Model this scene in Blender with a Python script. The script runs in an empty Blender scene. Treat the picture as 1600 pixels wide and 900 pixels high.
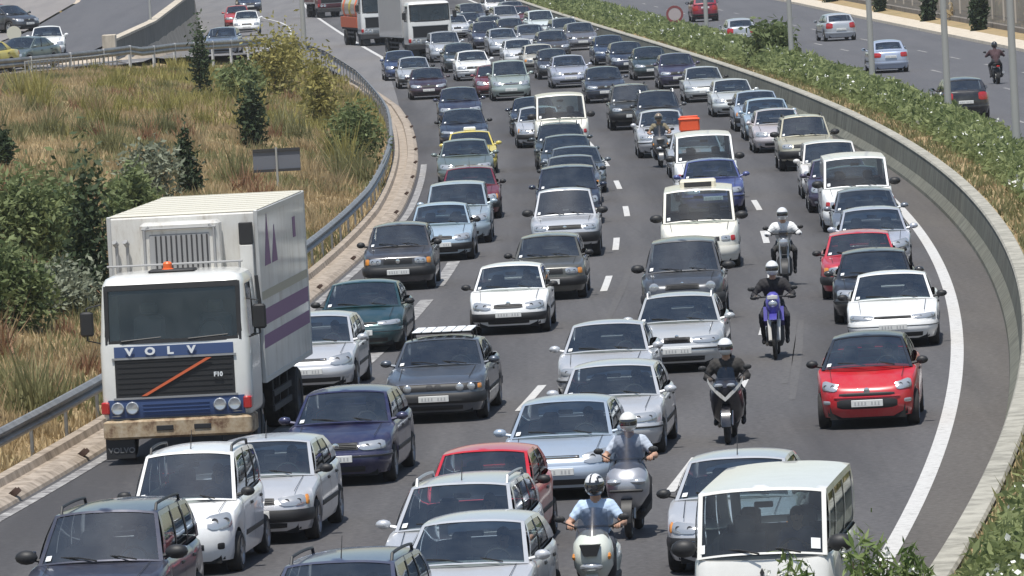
import bpy, bmesh, math, random
import numpy as np
from mathutils import Vector, Matrix
random.seed(7); rng = np.random.default_rng(7)
sc = bpy.context.scene
col = sc.collection

# ------------------------------------------------------------------ camera
FPX, ROLL, CAMH = 11000.0, math.radians(3.1), 9.05
PITCH = math.atan(625*math.cos(ROLL)/FPX)
Rm = Matrix.Rotation(math.pi/2-PITCH, 3, 'X') @ Matrix.Rotation(-ROLL, 3, 'Z')
cam = bpy.data.objects.new('camera', bpy.data.cameras.new('camera'))
cam.data.sensor_width = 36; cam.data.lens = 36*FPX/1600
cam.data.clip_start = 1; cam.data.clip_end = 6000
M4 = Rm.to_4x4(); M4.translation = (0, 0, CAMH); cam.matrix_world = M4
col.objects.link(cam); sc.camera = cam

# ------------------------------------------------------------------ sky, sun, exposure
sun_to = Vector((-0.08, -0.30, 0.95)).normalized()
elev = math.asin(sun_to.z); azi = math.atan2(sun_to.x, sun_to.y)
W = bpy.data.worlds.new('World'); sc.world = W; W.use_nodes = True
nt = W.node_tree
sky = nt.nodes.new('ShaderNodeTexSky'); sky.sky_type = 'NISHITA'; sky.sun_disc = False
sky.sun_elevation = elev; sky.sun_rotation = azi; sky.air_density = 1.2; sky.dust_density = 1.0
nt.links.new(sky.outputs[0], nt.nodes['Background'].inputs[0])
nt.nodes['Background'].inputs[1].default_value = 0.105
sl = bpy.data.lights.new('sun', 'SUN'); sl.energy = 4.4; sl.angle = math.radians(0.6); sl.color = (1, .965, .9)
so = bpy.data.objects.new('sun', sl); so.rotation_euler = sun_to.to_track_quat('Z', 'Y').to_euler(); so.location = (0, 0, 60)
col.objects.link(so)
sc.view_settings.view_transform = 'Standard'; sc.view_settings.look = 'None'
sc.view_settings.exposure = 0.16; sc.view_settings.gamma = 1
sc.cycles.max_bounces = 6; sc.cycles.transparent_max_bounces = 12; sc.cycles.caustics_reflective = False; sc.cycles.caustics_refractive = False

# ------------------------------------------------------------------ helpers
def at(px, py, z=0.0):
    """photo pixel (1600x900) -> world point on the level z"""
    d = Rm @ Vector(((px-800)/FPX, -(py-450)/FPX, -1)); t = (z-CAMH)/d.z
    return Vector((t*d.x, t*d.y, z))
def at_depth(px, py, Y):
    d = Rm @ Vector(((px-800)/FPX, -(py-450)/FPX, -1)); t = Y/d.y
    return Vector((t*d.x, Y, CAMH+t*d.z))
EC = [-9.69088704e-10, 1.74137066e-06, -1.14348696e-03, 2.85426011e-01, -1.31675076e+01]
def edge(Y):
    """X of the inner white edge line of the near carriageway"""
    if Y > 540: return float(np.polyval(EC, 540)+(Y-540)*np.polyval(np.polyder(EC), 540))
    if Y < 60: return float(np.polyval(EC, 60)+(Y-60)*np.polyval(np.polyder(EC), 60))
    return float(np.polyval(EC, Y))
def slope(Y): return (edge(Y+.5)-edge(Y-.5))
def left_edge(Y):
    return edge(Y) - float(np.interp(Y, [60, 160, 200, 240, 275, 330], [14.3, 14.2, 13.6, 13.3, 13.1, 13.1]))

MATS = {}
def mat(name, color=(.5,.5,.5), rough=.6, metal=0., coat=0., spec=.5, build=None, **kw):
    if name in MATS: return MATS[name]
    m = bpy.data.materials.new(name); m.use_nodes = True; MATS[name] = m
    b = m.node_tree.nodes['Principled BSDF']
    b.inputs['Base Color'].default_value = (*color, 1); b.inputs['Roughness'].default_value = rough
    b.inputs['Metallic'].default_value = metal; b.inputs['Coat Weight'].default_value = coat
    b.inputs['Coat Roughness'].default_value = .06; b.inputs['Specular IOR Level'].default_value = spec
    if build: build(m.node_tree, b)
    return m
def N(nt, t, **kw):
    n = nt.nodes.new(t)
    for k, v in kw.items(): setattr(n, k, v)
    return n
def noise(nt, scale, detail=4, rough=.6, coord='Object', vec=None):
    tc = N(nt, 'ShaderNodeTexCoord'); n = N(nt, 'ShaderNodeTexNoise')
    n.inputs['Scale'].default_value = scale; n.inputs['Detail'].default_value = detail; n.inputs['Roughness'].default_value = rough
    if vec is None: nt.links.new(tc.outputs[coord], n.inputs['Vector'])
    else:
        mp = N(nt, 'ShaderNodeMapping'); mp.inputs['Scale'].default_value = vec
        nt.links.new(tc.outputs[coord], mp.inputs[0]); nt.links.new(mp.outputs[0], n.inputs['Vector'])
    return n.outputs['Fac']
def ramp(nt, fac, stops):
    r = N(nt, 'ShaderNodeValToRGB'); e = r.color_ramp.elements
    while len(e) < len(stops): e.new(.5)
    for el, (p, c) in zip(e, stops): el.position = p; el.color = (*c, 1)
    nt.links.new(fac, r.inputs[0]); return r.outputs[0]
def mixc(nt, fac, a, b, mode='MIX'):
    m = N(nt, 'ShaderNodeMix', data_type='RGBA', blend_type=mode)
    for s, v in ((m.inputs[0], fac), (m.inputs[6], a), (m.inputs[7], b)):
        if isinstance(v, (int, float)): s.default_value = v
        elif isinstance(v, tuple): s.default_value = (*v, 1)
        else: nt.links.new(v, s)
    return m.outputs[2]
def bump(nt, b, h, strength=.3, dist=.02):
    n = N(nt, 'ShaderNodeBump'); n.inputs['Strength'].default_value = strength; n.inputs['Distance'].default_value = dist
    nt.links.new(h, n.inputs['Height']); nt.links.new(n.outputs[0], b.inputs['Normal'])

class MB:
    """collects shapes; .obj() links them as one mesh object"""
    def __init__(s): s.v = []; s.f = []; s.m = []
    def add(s, vs, fs, mi=0):
        o = len(s.v); s.v += [tuple(v) for v in vs]; s.f += [tuple(i+o for i in f) for f in fs]; s.m += [mi]*len(fs); return s
    def box(s, x0, x1, y0, y1, z0, z1, mi=0, bv=0.0):
        if bv > 0:
            b = min(bv, (x1-x0)*.45, (y1-y0)*.45, (z1-z0)*.45)
            vs = []; 
            for z, i in ((z0, b), (z0+b, 0), (z1-b, 0), (z1, b)):
                xa, xb, ya, yb = x0+i, x1-i, y0+i, y1-i; c = b*.999 if i == 0 else b*.6
                vs += [(xa+c,ya,z),(xb-c,ya,z),(xb,ya+c,z),(xb,yb-c,z),(xb-c,yb,z),(xa+c,yb,z),(xa,yb-c,z),(xa,ya+c,z)]
            fs = [tuple(range(7,-1,-1)), tuple(range(24,32))]
            for k in range(3):
                for j in range(8): fs.append((k*8+j, k*8+(j+1)%8, k*8+8+(j+1)%8, k*8+8+j))
            return s.add(vs, fs, mi)
        vs = [(x0,y0,z0),(x1,y0,z0),(x1,y1,z0),(x0,y1,z0),(x0,y0,z1),(x1,y0,z1),(x1,y1,z1),(x0,y1,z1)]
        return s.add(vs, [(3,2,1,0),(4,5,6,7),(0,1,5,4),(1,2,6,5),(2,3,7,6),(3,0,4,7)], mi)
    def prism(s, poly, y0, y1, mi=0, axis='y'):
        """poly in (x,z) extruded along y (or axis 'x': poly in (y,z); 'z': poly in (x,y))"""
        n = len(poly)
        f = {'y': lambda p, t: (p[0], t, p[1]), 'x': lambda p, t: (t, p[0], p[1]), 'z': lambda p, t: (p[0], p[1], t)}[axis]
        vs = [f(p, y0) for p in poly]+[f(p, y1) for p in poly]
        return s.add(vs, [tuple(range(n)), tuple(range(2*n-1, n-1, -1))]+[(i, n+i, n+(i+1)%n, (i+1)%n) for i in range(n)], mi)
    def tube(s, pts, r, n=8, mi=0, cap=True):
        pts = [Vector(p) for p in pts]; rs = r if isinstance(r, (list, tuple)) else [r]*len(pts)
        o = []; up = None
        for i, p in enumerate(pts):
            d = (pts[min(i+1, len(pts)-1)]-pts[max(i-1, 0)]).normalized()
            if up is None: up = Vector((0,0,1)) if abs(d.z) < .9 else Vector((1,0,0))
            a = d.cross(up).normalized(); b = a.cross(d); up = b
            for k in range(n):
                t = 2*math.pi*k/n; o.append(p+(a*math.cos(t)+b*math.sin(t))*rs[i])
        fs = []
        for i in range(len(pts)-1):
            for k in range(n): fs.append((i*n+k, i*n+(k+1)%n, (i+1)*n+(k+1)%n, (i+1)*n+k))
        if cap: fs += [tuple(range(n-1,-1,-1)), tuple(range((len(pts)-1)*n, len(pts)*n))]
        return s.add(o, fs, mi)
    def lathe(s, prof, c=(0,0,0), n=24, axis='y', mi=0):
        """prof: (radius, offset along axis)"""
        vs = []
        for r, h in prof:
            for k in range(n):
                t = 2*math.pi*k/n; a, b = r*math.cos(t), r*math.sin(t)
                q = {'y': (a, h, b), 'x': (h, a, b), 'z': (a, b, h)}[axis]
                vs.append((q[0]+c[0], q[1]+c[1], q[2]+c[2]))
        fs = []
        for i in range(len(prof)-1):
            for k in range(n): fs.append((i*n+k, i*n+(k+1)%n, (i+1)*n+(k+1)%n, (i+1)*n+k))
        return s.add(vs, fs, mi)
    def grid(s, P, mi=0, flip=False):
        """P[i][j] grid of points"""
        a, b = len(P), len(P[0]); vs = [q for row in P for q in row]; fs = []
        for i in range(a-1):
            for j in range(b-1):
                q = (i*b+j, i*b+j+1, (i+1)*b+j+1, (i+1)*b+j); fs.append(q[::-1] if flip else q)
        return s.add(vs, fs, mi)
    def ball(s, c, r, n=12, mi=0):
        rx, ry, rz = r if isinstance(r, (tuple, list)) else (r, r, r); vs = []; fs = []; m = n//2+1
        for i in range(m):
            t = math.pi*i/(m-1)
            for k in range(n):
                u = 2*math.pi*k/n; vs.append((c[0]+rx*math.sin(t)*math.cos(u), c[1]+ry*math.sin(t)*math.sin(u), c[2]+rz*math.cos(t)))
        for i in range(m-1):
            for k in range(n): fs.append((i*n+k, (i+1)*n+k, (i+1)*n+(k+1)%n, i*n+(k+1)%n))
        return s.add(vs, fs, mi)
    def mirror(s):
        """adds the mirror image in y"""
        o = len(s.v); s.v += [(x, -y, z) for x, y, z in s.v]; nf = [tuple(i+o for i in f[::-1]) for f in s.f]
        s.f += nf; s.m += s.m[:len(nf)]; return s
    def mesh(s, name, mats, smooth=True, angle=38, merge=True):
        me = bpy.data.meshes.new(name); me.from_pydata(s.v, [], s.f)
        for m in (mats if isinstance(mats, (list, tuple)) else [mats]): me.materials.append(m)
        if any(s.m): me.polygons.foreach_set('material_index', s.m)
        bm = bmesh.new(); bm.from_mesh(me)
        if merge: bmesh.ops.remove_doubles(bm, verts=bm.verts, dist=.0008)
        bmesh.ops.recalc_face_normals(bm, faces=bm.faces); bm.to_mesh(me); bm.free()
        if smooth:
            me.polygons.foreach_set('use_smooth', [True]*len(me.polygons)); me.set_sharp_from_angle(angle=math.radians(angle))
        return me
def link(name, data, parent=None, loc=None, rotz=None, label=None, cat=None, group=None, kind=None, color=None):
    o = bpy.data.objects.new(name, data); col.objects.link(o)
    if parent is not None: o.parent = parent
    if loc is not None: o.location = loc
    if rotz is not None: o.rotation_euler = (0, 0, rotz)
    if label: o['label'] = label
    if cat: o['category'] = cat
    if group: o['group'] = group
    if kind: o['kind'] = kind
    if color is not None: o.color = color
    return o
TMP = bpy.data.scenes.new('tmp_scene')
def eval_mesh(o):
    """mesh of an object with its modifiers applied, evaluated in an otherwise empty scene"""
    TMP.collection.objects.link(o); vl = TMP.view_layers[0]; vl.update(); dg = vl.depsgraph; dg.update()
    me = bpy.data.meshes.new_from_object(o.evaluated_get(dg), depsgraph=dg); bpy.data.objects.remove(o); return me
def mat_of(o): return Matrix.LocRotScale(o.location, o.rotation_euler, o.scale)
def text_mesh(txt, size, m, extrude=.004, bold=0.0, shear=0):
    cu = bpy.data.curves.new('t', 'FONT'); cu.body = txt; cu.size = size; cu.extrude = extrude; cu.align_x = 'CENTER'; cu.align_y = 'CENTER'; cu.offset = bold; cu.shear = shear
    cu.resolution_u = 3
    o = bpy.data.objects.new('t', cu); me = eval_mesh(o); me.materials.clear(); me.materials.append(m); me.name = 'lettering'
    return me

# ------------------------------------------------------------------ materials
def _asph(base, dark, patch, lanes=False):
    def f(nt, b):
        big = noise(nt, .12, 5, .65); fine = noise(nt, 9, 3, .7); streak = noise(nt, 1.0, 4, .6, vec=(.9, .035, 1))
        c = mixc(nt, ramp(nt, big, [(.35,(0,0,0)),(.7,(1,1,1))]), base, patch)
        c = mixc(nt, ramp(nt, streak, [(.42,(0,0,0)),(.62,(.75,.75,.75))]), c, dark)
        c = mixc(nt, .30, c, ramp(nt, fine, [(.3,(.02,.02,.02)),(.75,(.22,.215,.21))]))
        if lanes:
            at_ = N(nt, 'ShaderNodeAttribute'); at_.attribute_name = 'off'
            m1 = N(nt, 'ShaderNodeMath', operation='MULTIPLY'); m1.inputs[1].default_value = 2*math.pi/3.78; nt.links.new(at_.outputs['Fac'], m1.inputs[0])
            co = N(nt, 'ShaderNodeMath', operation='COSINE'); nt.links.new(m1.outputs[0], co.inputs[0])
            dr = noise(nt, 1.0, 5, .7, vec=(.6, .03, 1)); ad = N(nt, 'ShaderNodeMath', operation='MULTIPLY_ADD'); nt.links.new(co.outputs[0], ad.inputs[0]); ad.inputs[1].default_value = -.22; nt.links.new(dr, ad.inputs[2])
            c = mixc(nt, ramp(nt, ad.outputs[0], [(.40,(0,0,0)),(.78,(.62,.62,.62))]), c, tuple(x*.62 for x in dark))
            sp_ = noise(nt, .7, 6, .75); c = mixc(nt, ramp(nt, sp_, [(.60,(0,0,0)),(.74,(.35,.35,.35))]), c, (.17,.155,.14))
            vo = N(nt, 'ShaderNodeTexVoronoi', feature='DISTANCE_TO_EDGE'); tc = N(nt, 'ShaderNodeTexCoord'); mp = N(nt, 'ShaderNodeMapping'); mp.inputs['Scale'].default_value = (.22, .05, 1); nt.links.new(tc.outputs['Object'], mp.inputs[0]); nt.links.new(mp.outputs[0], vo.inputs['Vector']); vo.inputs['Scale'].default_value = 1.0
            c = mixc(nt, ramp(nt, vo.outputs['Distance'], [(.0,(.22,.22,.22)),(.008,(0,0,0))]), c, (.06,.057,.056))
        nt.links.new(c, b.inputs['Base Color']); bump(nt, b, fine, .35, .01)
    return f
M_ASPH = mat('asphalt', rough=.85, spec=.3, build=_asph((.090,.086,.089), (.064,.061,.064), (.106,.100,.100), True))
M_ASPH2 = mat('asphalt_far_carriageway', rough=.85, spec=.3, build=_asph((.098,.098,.108), (.08,.08,.09), (.115,.112,.12)))
M_SHLD = mat('shoulder_dusty_asphalt', rough=.9, spec=.2, build=_asph((.105,.094,.085), (.08,.072,.066), (.122,.11,.098)))
M_ASPHL = mat('asphalt_pale', rough=.9, spec=.2, build=_asph((.19,.185,.19), (.16,.155,.16), (.22,.21,.205)))
def _paint(nt, b):
    n = noise(nt, 6, 6, .75); c = ramp(nt, n, [(.30,(.24,.23,.22)),(.44,(.50,.49,.47)),(.7,(.60,.59,.57))]); nt.links.new(c, b.inputs['Base Color'])
M_LINE = mat('road_paint', rough=.7, build=_paint)
def _wornpaint(nt, b):
    n = noise(nt, 3, 6, .75); c = ramp(nt, n, [(.40,(.13,.12,.12)),(.62,(.42,.41,.39)),(.85,(.58,.57,.54))]); nt.links.new(c, b.inputs['Base Color'])
M_LINEW = mat('road_paint_worn', rough=.8, build=_wornpaint)
def _conc(a, c_):
    def f(nt, b):
        n = noise(nt, .9, 6, .7); s = noise(nt, 3, 4, .6, vec=(1, 1, .25)); 
        c = mixc(nt, .5, ramp(nt, n, [(.3, a), (.7, c_)]), ramp(nt, s, [(.35, tuple(x*.62 for x in a)), (.6, c_)]))
        nt.links.new(c, b.inputs['Base Color']); bump(nt, b, n, .2, .02)
    return f
M_CONC = mat('concrete', rough=.9, spec=.2, build=_conc((.11,.112,.092), (.20,.20,.165)))  # barrier face: weathered concrete, with its shade also put into the darker colour
M_CONCT = mat('concrete_top', rough=.9, spec=.2, build=_conc((.25,.24,.205), (.44,.42,.36)))  # top of the same barrier, coloured lighter as its sunlit part
M_KERB = mat('kerb_concrete_tan', rough=.9, spec=.2, build=_conc((.21,.17,.13), (.46,.39,.32)))
def _soil(nt, b):
    n = noise(nt, .35, 6, .7); n2 = noise(nt, 2.2, 5, .7)
    c = mixc(nt, .5, ramp(nt, n, [(.3,(.27,.19,.11)),(.5,(.40,.30,.17)),(.66,(.21,.20,.10))]), ramp(nt, n2, [(.3,(.15,.10,.055)),(.7,(.43,.33,.18))]))
    nt.links.new(c, b.inputs['Base Color']); bump(nt, b, n2, .6, .08)
M_SOIL = mat('dry_earth', rough=1, spec=.1, build=_soil)
def _sand(nt, b):
    n = noise(nt, .5, 6, .7); nt.links.new(ramp(nt, n, [(.3,(.42,.34,.26)),(.7,(.60,.52,.42))]), b.inputs['Base Color'])
M_SAND = mat('pale_sandy_ground', rough=1, spec=.1, build=_sand)
def leafmat(name, a, c_, trans=.25):
    def f(nt, b):
        at_ = N(nt, 'ShaderNodeAttribute'); at_.attribute_name = 'tint'
        c = mixc(nt, at_.outputs['Fac'], a, c_); nt.links.new(c, b.inputs['Base Color'])
        tr = N(nt, 'ShaderNodeBsdfTranslucent'); nt.links.new(c, tr.inputs[0])
        mx = N(nt, 'ShaderNodeMixShader'); mx.inputs[0].default_value = trans
        out = nt.nodes['Material Output']; nt.links.new(b.outputs[0], mx.inputs[1]); nt.links.new(tr.outputs[0], mx.inputs[2]); nt.links.new(mx.outputs[0], out.inputs[0])
    return mat(name, rough=.6, spec=.25, build=f)
L_OLE = leafmat('oleander_leaf', (.11,.15,.05), (.33,.37,.165), .45)
L_DARK = leafmat('dark_conifer_leaf', (.025,.042,.02), (.075,.105,.05))
L_BUSH = leafmat('bush_leaf', (.085,.12,.045), (.23,.27,.12), .35)
L_GREY = leafmat('grey_green_leaf', (.13,.15,.10), (.30,.32,.23))
L_YEL = leafmat('yellow_green_leaf', (.17,.17,.055), (.42,.37,.13), .4)
L_DRY = leafmat('dry_grass_blade', (.33,.245,.135), (.60,.48,.28), .5)
L_GRN = leafmat('green_weed_blade', (.14,.145,.065), (.32,.305,.15), .45)
M_FLOW = mat('white_petal', (.80,.80,.74), .6)
M_BARK = mat('bark', (.10,.075,.05), .95)
M_STEEL = mat('galvanised_steel', (.42,.43,.44), .5, .6, build=lambda nt, b: nt.links.new(ramp(nt, noise(nt, 2.5, 5), [(.3,(.20,.20,.20)),(.7,(.36,.36,.355))]), b.inputs['Base Color']))
M_POLE = mat('pole_grey', (.36,.36,.34), .55, .2)
# vehicles: the paint takes each object's own colour (alpha = share of metallic flake)
def _car(nt, b):
    oi = N(nt, 'ShaderNodeObjectInfo'); d = noise(nt, 3.0, 5, .7)
    dust = ramp(nt, d, [(.42,(0,0,0)),(.85,(.22,.22,.22))])
    c = mixc(nt, dust, oi.outputs['Color'], (.34,.31,.27)); nt.links.new(c, b.inputs['Base Color'])
    nt.links.new(oi.outputs['Alpha'], b.inputs['Metallic'])
M_PAINT = mat('car_paint', rough=.34, coat=.75, build=_car)
def _glass(nt, b):
    b.inputs['Base Color'].default_value = (.03,.04,.045,1); b.inputs['Roughness'].default_value = .03
    tr = N(nt, 'ShaderNodeBsdfTransparent'); tr.inputs[0].default_value = (.64,.74,.75,1)
    gl = N(nt, 'ShaderNodeBsdfGlossy'); gl.inputs['Roughness'].default_value = .02; gl.inputs[0].default_value = (.92,.97,1,1)
    fr = N(nt, 'ShaderNodeFresnel'); fr.inputs[0].default_value = 2.3
    mx = N(nt, 'ShaderNodeMixShader'); nt.links.new(fr.outputs[0], mx.inputs[0]); nt.links.new(gl.outputs[0], mx.inputs[2])
    df = N(nt, 'ShaderNodeBsdfDiffuse'); df.inputs[0].default_value = (.36,.39,.39,1); m2 = N(nt, 'ShaderNodeMixShader')
    nt.links.new(ramp(nt, noise(nt, 1.7, 4, .6), [(.35,(.012,.012,.012)),(.8,(.10,.10,.10))]), m2.inputs[0]); nt.links.new(tr.outputs[0], m2.inputs[1]); nt.links.new(df.outputs[0], m2.inputs[2]); nt.links.new(m2.outputs[0], mx.inputs[1])
    nt.links.new(mx.outputs[0], nt.nodes['Material Output'].inputs[0])
M_GLASS = mat('tinted_glass', build=_glass)
def _glass2(nt, b):
    _glass(nt, b)
    for n in nt.nodes:
        if n.type == 'FRESNEL': n.inputs[0].default_value = 1.65
        if n.type == 'BSDF_TRANSPARENT': n.inputs[0].default_value = (.56,.66,.68,1)
M_GLASSU = mat('upright_glass', build=_glass2)
M_BLACK = mat('black_plastic', (.018,.018,.019), .55)
M_DGREY = mat('dark_grey_plastic', (.035,.035,.037), .75)
M_UNDER = mat('underbody_black', (.012,.012,.012), .9)
M_TYRE = mat('tyre_rubber', (.02,.02,.021), .85, build=lambda nt, b: nt.links.new(ramp(nt, noise(nt, 8, 4), [(.3,(.014,.014,.014)),(.8,(.045,.042,.04))]), b.inputs['Base Color']))
M_RIM = mat('wheel_rim', (.42,.42,.43), .38, .7)
M_RIMD = mat('dark_rim', (.09,.09,.095), .5, .4)
M_LAMP = mat('headlamp', (.46,.48,.50), .14, .45, coat=1.0)
M_CHAR = mat('plate_print', (.45,.45,.45), .7)
M_AMBER = mat('amber_lens', (.75,.28,.04), .25, coat=.8)
M_REDL = mat('red_lens', (.42,.02,.02), .25, coat=.8)
M_CHROME = mat('chrome', (.75,.75,.76), .15, 1.0)
M_REFL = mat('lamp_reflector', (.34,.35,.37), .2, .8)
M_PLATE = mat('number_plate', (.70,.70,.67), .5)
M_PBLUE = mat('plate_blue', (.03,.06,.32), .5)
M_SEAM = mat('panel_gap', (.02,.02,.02), .9)
M_SEAT = mat('seat_cloth', (.12,.12,.125), .95)
M_DASH = mat('dashboard', (.035,.035,.036), .8)
M_PAPER = mat('white_sticker', (.75,.77,.78), .6)
M_MIRG = mat('mirror_glass', (.5,.55,.6), .05, 1.0)
M_WHITE = mat('white_paint', (.74,.74,.71), .4, coat=.3, build=lambda nt, b: nt.links.new(ramp(nt, noise(nt, 1.6, 6, .75, vec=(1,1,.3)), [(.28,(.34,.30,.25)),(.46,(.60,.585,.55)),(.7,(.70,.70,.67))]), b.inputs['Base Color']))
M_SKIN = mat('skin', (.48,.28,.19), .55)
from mathutils import noise as mnoise
# ------------------------------------------------------------------ ground, roads
def strip(mb, ys, offs, z, base=edge, zf=None):
    G = []
    for Y in ys: G.append([(base(Y)+o, Y, (zf(base(Y)+o, Y) if zf else 0)+z) for o in offs])
    mb.grid(G)
YS = list(np.arange(20, 300, 2.0))+list(np.arange(300, 1000, 4.0))
g = MB(); g.box(-2500, 2500, -400, 4000, -1.2, -.6); link('ground', g.mesh('ground', M_SAND, smooth=False), kind='structure')
road = MB(); strip(road, YS, [-26, -16, -13.4, -10, -7, -4, 0, .12], 0); 
# narrow the sheet to the kerb where the verge begins (built by offset from the left edge)
road = MB(); G = []
def gore(Y): return float(np.interp(Y, [60, 300, 330, 375, 420, 470, 540, 900], [.02, .02, .5, 1.9, 5, 9.5, 13, 13]))
for Y in YS:
    l = left_edge(Y)-gore(Y); r = edge(Y)+.12; G.append([(l+(r-l)*t, Y, 0) for t in np.linspace(0, 1, 9)])
road.grid(G); rme = road.mesh('motorway_road', M_ASPH, merge=False); ra_ = rme.attributes.new('off', 'FLOAT', 'POINT')
ra_.data.foreach_set('value', [v.co.x-edge(v.co.y) for v in rme.vertices]); road_o = link('motorway_road', rme, kind='structure')
gm = MB(); G = []
for Y in np.arange(300, 900, 4.0):
    l = left_edge(Y)-gore(Y); r = edge(Y)-float(np.interp(Y, [300, 330, 393, 562], [13.1, 12.6, 11.5, 13.4])); G.append([(l+.03, Y, .004), ((l+r)/2, Y, .004), (r, Y, .004)])
gm.grid(G); link('gore_pavement', gm.mesh('gore_pavement', M_ASPHL), kind='structure')
sh = MB(); strip(sh, YS, [.12, .5, 1.0], .004); link('hard_shoulder', sh.mesh('hard_shoulder', M_SHLD), kind='structure')
def line_obj(name, ya, yb, off, wd, m=None, base=edge, z=.009, par=None, n=None, zf=None):
    ys = np.linspace(ya, yb, n or max(2, int((yb-ya)/2)+1)); mb = MB(); strip(mb, ys, [off-wd/2, off+wd/2], z, base, zf)
    return link(name, mb.mesh(name, m or M_LINE), par)
line_obj('edge_line', 20, 700, 0, .24, par=road_o)
line_obj('edge_line', 20, 235, .22, .20, M_LINEW, base=left_edge, par=road_o)
line_obj('edge_line', 388, 620, 0, .22, base=lambda Y: edge(Y)-float(np.interp(Y, [300, 330, 393, 562], [13.1, 12.6, 11.5, 13.4])), par=road_o)
P = 17.25
for off, y0, wd, ln in ((-3.82, 108.9-P*3-2, .16, 6.0), (-7.55, 125.2-P*4-.5, .16, 6.0)):
    y = y0-ln/2
    while y < 520:
        sc_ = 1 if y < 190 else .96
        if y > 30: line_obj('lane_dash', y, y+ln, off*sc_, wd, par=road_o)
        y += P
y = 137.9-16*6-5
while y < 300:
    if y > 20: line_obj('lane_dash', y, y+10.5, -11.5 if y < 170 else -11.3, .30, M_LINEW, par=road_o)
    y += 15.6
# far carriageway
def rout(Y): return float(np.interp(Y, [20, 200, 333.6, 371.5, 430, 482, 900], [edge(60)+16.5, edge(200)+17.2, 24.8, 23.7, 22.0, 20.7, 8]))
def rin(Y): return edge(Y)+4.45
fr = MB(); G = []
for Y in YS: G.append([(rin(Y)+(rout(Y)-rin(Y))*t, Y, 0.0) for t in np.linspace(0, 1, 7)])
fr.grid(G); far_o = link('far_carriageway_road', fr.mesh('far_carriageway_road', M_ASPH2), kind='structure')
for off, ph in ((7.7, 3.0), (10.8, 7.5), (13.65, 12.0)):
    y = 150+ph
    while y < 520: line_obj('lane_dash', y, y+4.5, off, .14, M_LINEW, par=far_o); y += 15.0
line_obj('edge_line', 150, 600, .35, .15, M_LINEW, base=rin, par=far_o)

# ------------------------------------------------------------------ concrete barrier and planted median
b = MB(); prof = [(.95, -.02), (.97, .09), (1.15, .28), (1.24, .84), (1.28, .87), (1.50, .87), (1.54, .84), (1.56, .55)]
G = []
for Y in YS: G.append([(edge(Y)+o, Y, z) for o, z in prof])
b.grid(G)
bo = link('concrete_barrier', None, loc=(0, 0, 0), label='long grey sloped concrete safety barrier curving along the flowering hedge', cat='barrier'); bo.empty_display_size = 1
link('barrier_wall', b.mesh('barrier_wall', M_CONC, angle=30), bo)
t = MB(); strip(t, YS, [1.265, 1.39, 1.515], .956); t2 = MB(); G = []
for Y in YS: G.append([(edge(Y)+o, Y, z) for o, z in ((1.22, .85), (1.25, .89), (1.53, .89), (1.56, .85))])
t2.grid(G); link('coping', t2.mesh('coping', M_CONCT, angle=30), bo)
# expansion joints
for k, Y in enumerate(np.arange(70, 330, 6.0)):
    j = MB(); G = []
    for o, z in prof[1:4]: G.append([(edge(Y)+o-.004, Y-.012, z+.002), (edge(Y)+o-.004, Y+.012, z+.002)])
    j.grid(G); link('joint', j.mesh('joint', M_SEAM), bo)
md = MB(); G = []
def soil_z(o): return .78+.16*math.sin((o-1.5)/2.7*math.pi) if o < 4.2 else .02
for Y in YS: G.append([(edge(Y)+o, Y, soil_z(o)+(.04*math.sin(Y*.9+o*3) if 1.6 < o < 4.0 else 0)) for o in (1.55, 1.9, 2.3, 2.8, 3.3, 3.7, 3.95)]+[(edge(Y)+4.2, Y, .16), (edge(Y)+4.47, Y, .15), (edge(Y)+4.48, Y, -.02)])
md.grid(G); link('median_strip', md.mesh('median_strip', M_SOIL), kind='structure')

# ------------------------------------------------------------------ verge left of the road: rises to the ramp
UP = [(280, -29, 2.1), (305, -26.5, 2.15), (333, -22.6, 2.25), (370, -21.6, 2.75), (420, -21.6, 3.6), (480, -24.2, 4.6), (560, -30, 5.8), (700, -42, 7.0)]
UY = [u[0] for u in UP]; upx = lambda Y: float(np.interp(Y, UY, [u[1] for u in UP])); upz = lambda Y: float(np.interp(Y, UY, [u[2] for u in UP]))
def verge(X, Y):
    D = left_edge(Y)-X
    hm = float(np.interp(Y, [40, 290, 330, 367, 458, 540], [2.1, 2.1, 1.9, 1.2, .5, .0]))
    h = min(max(0, .17*(D-1.0)), hm)
    if Y <= 335 and X < -20 and Y > 280: h = max(h, 2.1)
    if D < .9: return -.02
    bumpy = .30*mnoise.noise(Vector((X*.35, Y*.16, 3)))+.12*mnoise.noise(Vector((X*1.1, Y*.6, 7))) if 2 < D < 13 and Y < 330 and X > -22 else 0
    return h+bumpy*min(1, (D-2)/3)
vg = MB(); G = []
DS = [.8, 1.0, 1.4, 2, 3, 4, 5, 6, 7, 8, 9, 10, 11, 12, 13, 14, 15, 16, 17, 18.5, 20, 23, 27, 32, 40, 60, 100]
for Y in list(np.arange(20, 380, 2.5))+list(np.arange(380, 700, 5)):
    G.append([(left_edge(Y)-gore(Y)*(1 if Y > 300 else 0)-d, Y, verge(left_edge(Y)-gore(Y)*(1 if Y > 300 else 0)-d, Y)) for d in DS])
vg.grid(G); link('grassy_verge', vg.mesh('grassy_verge', M_SOIL), kind='structure')
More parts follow.
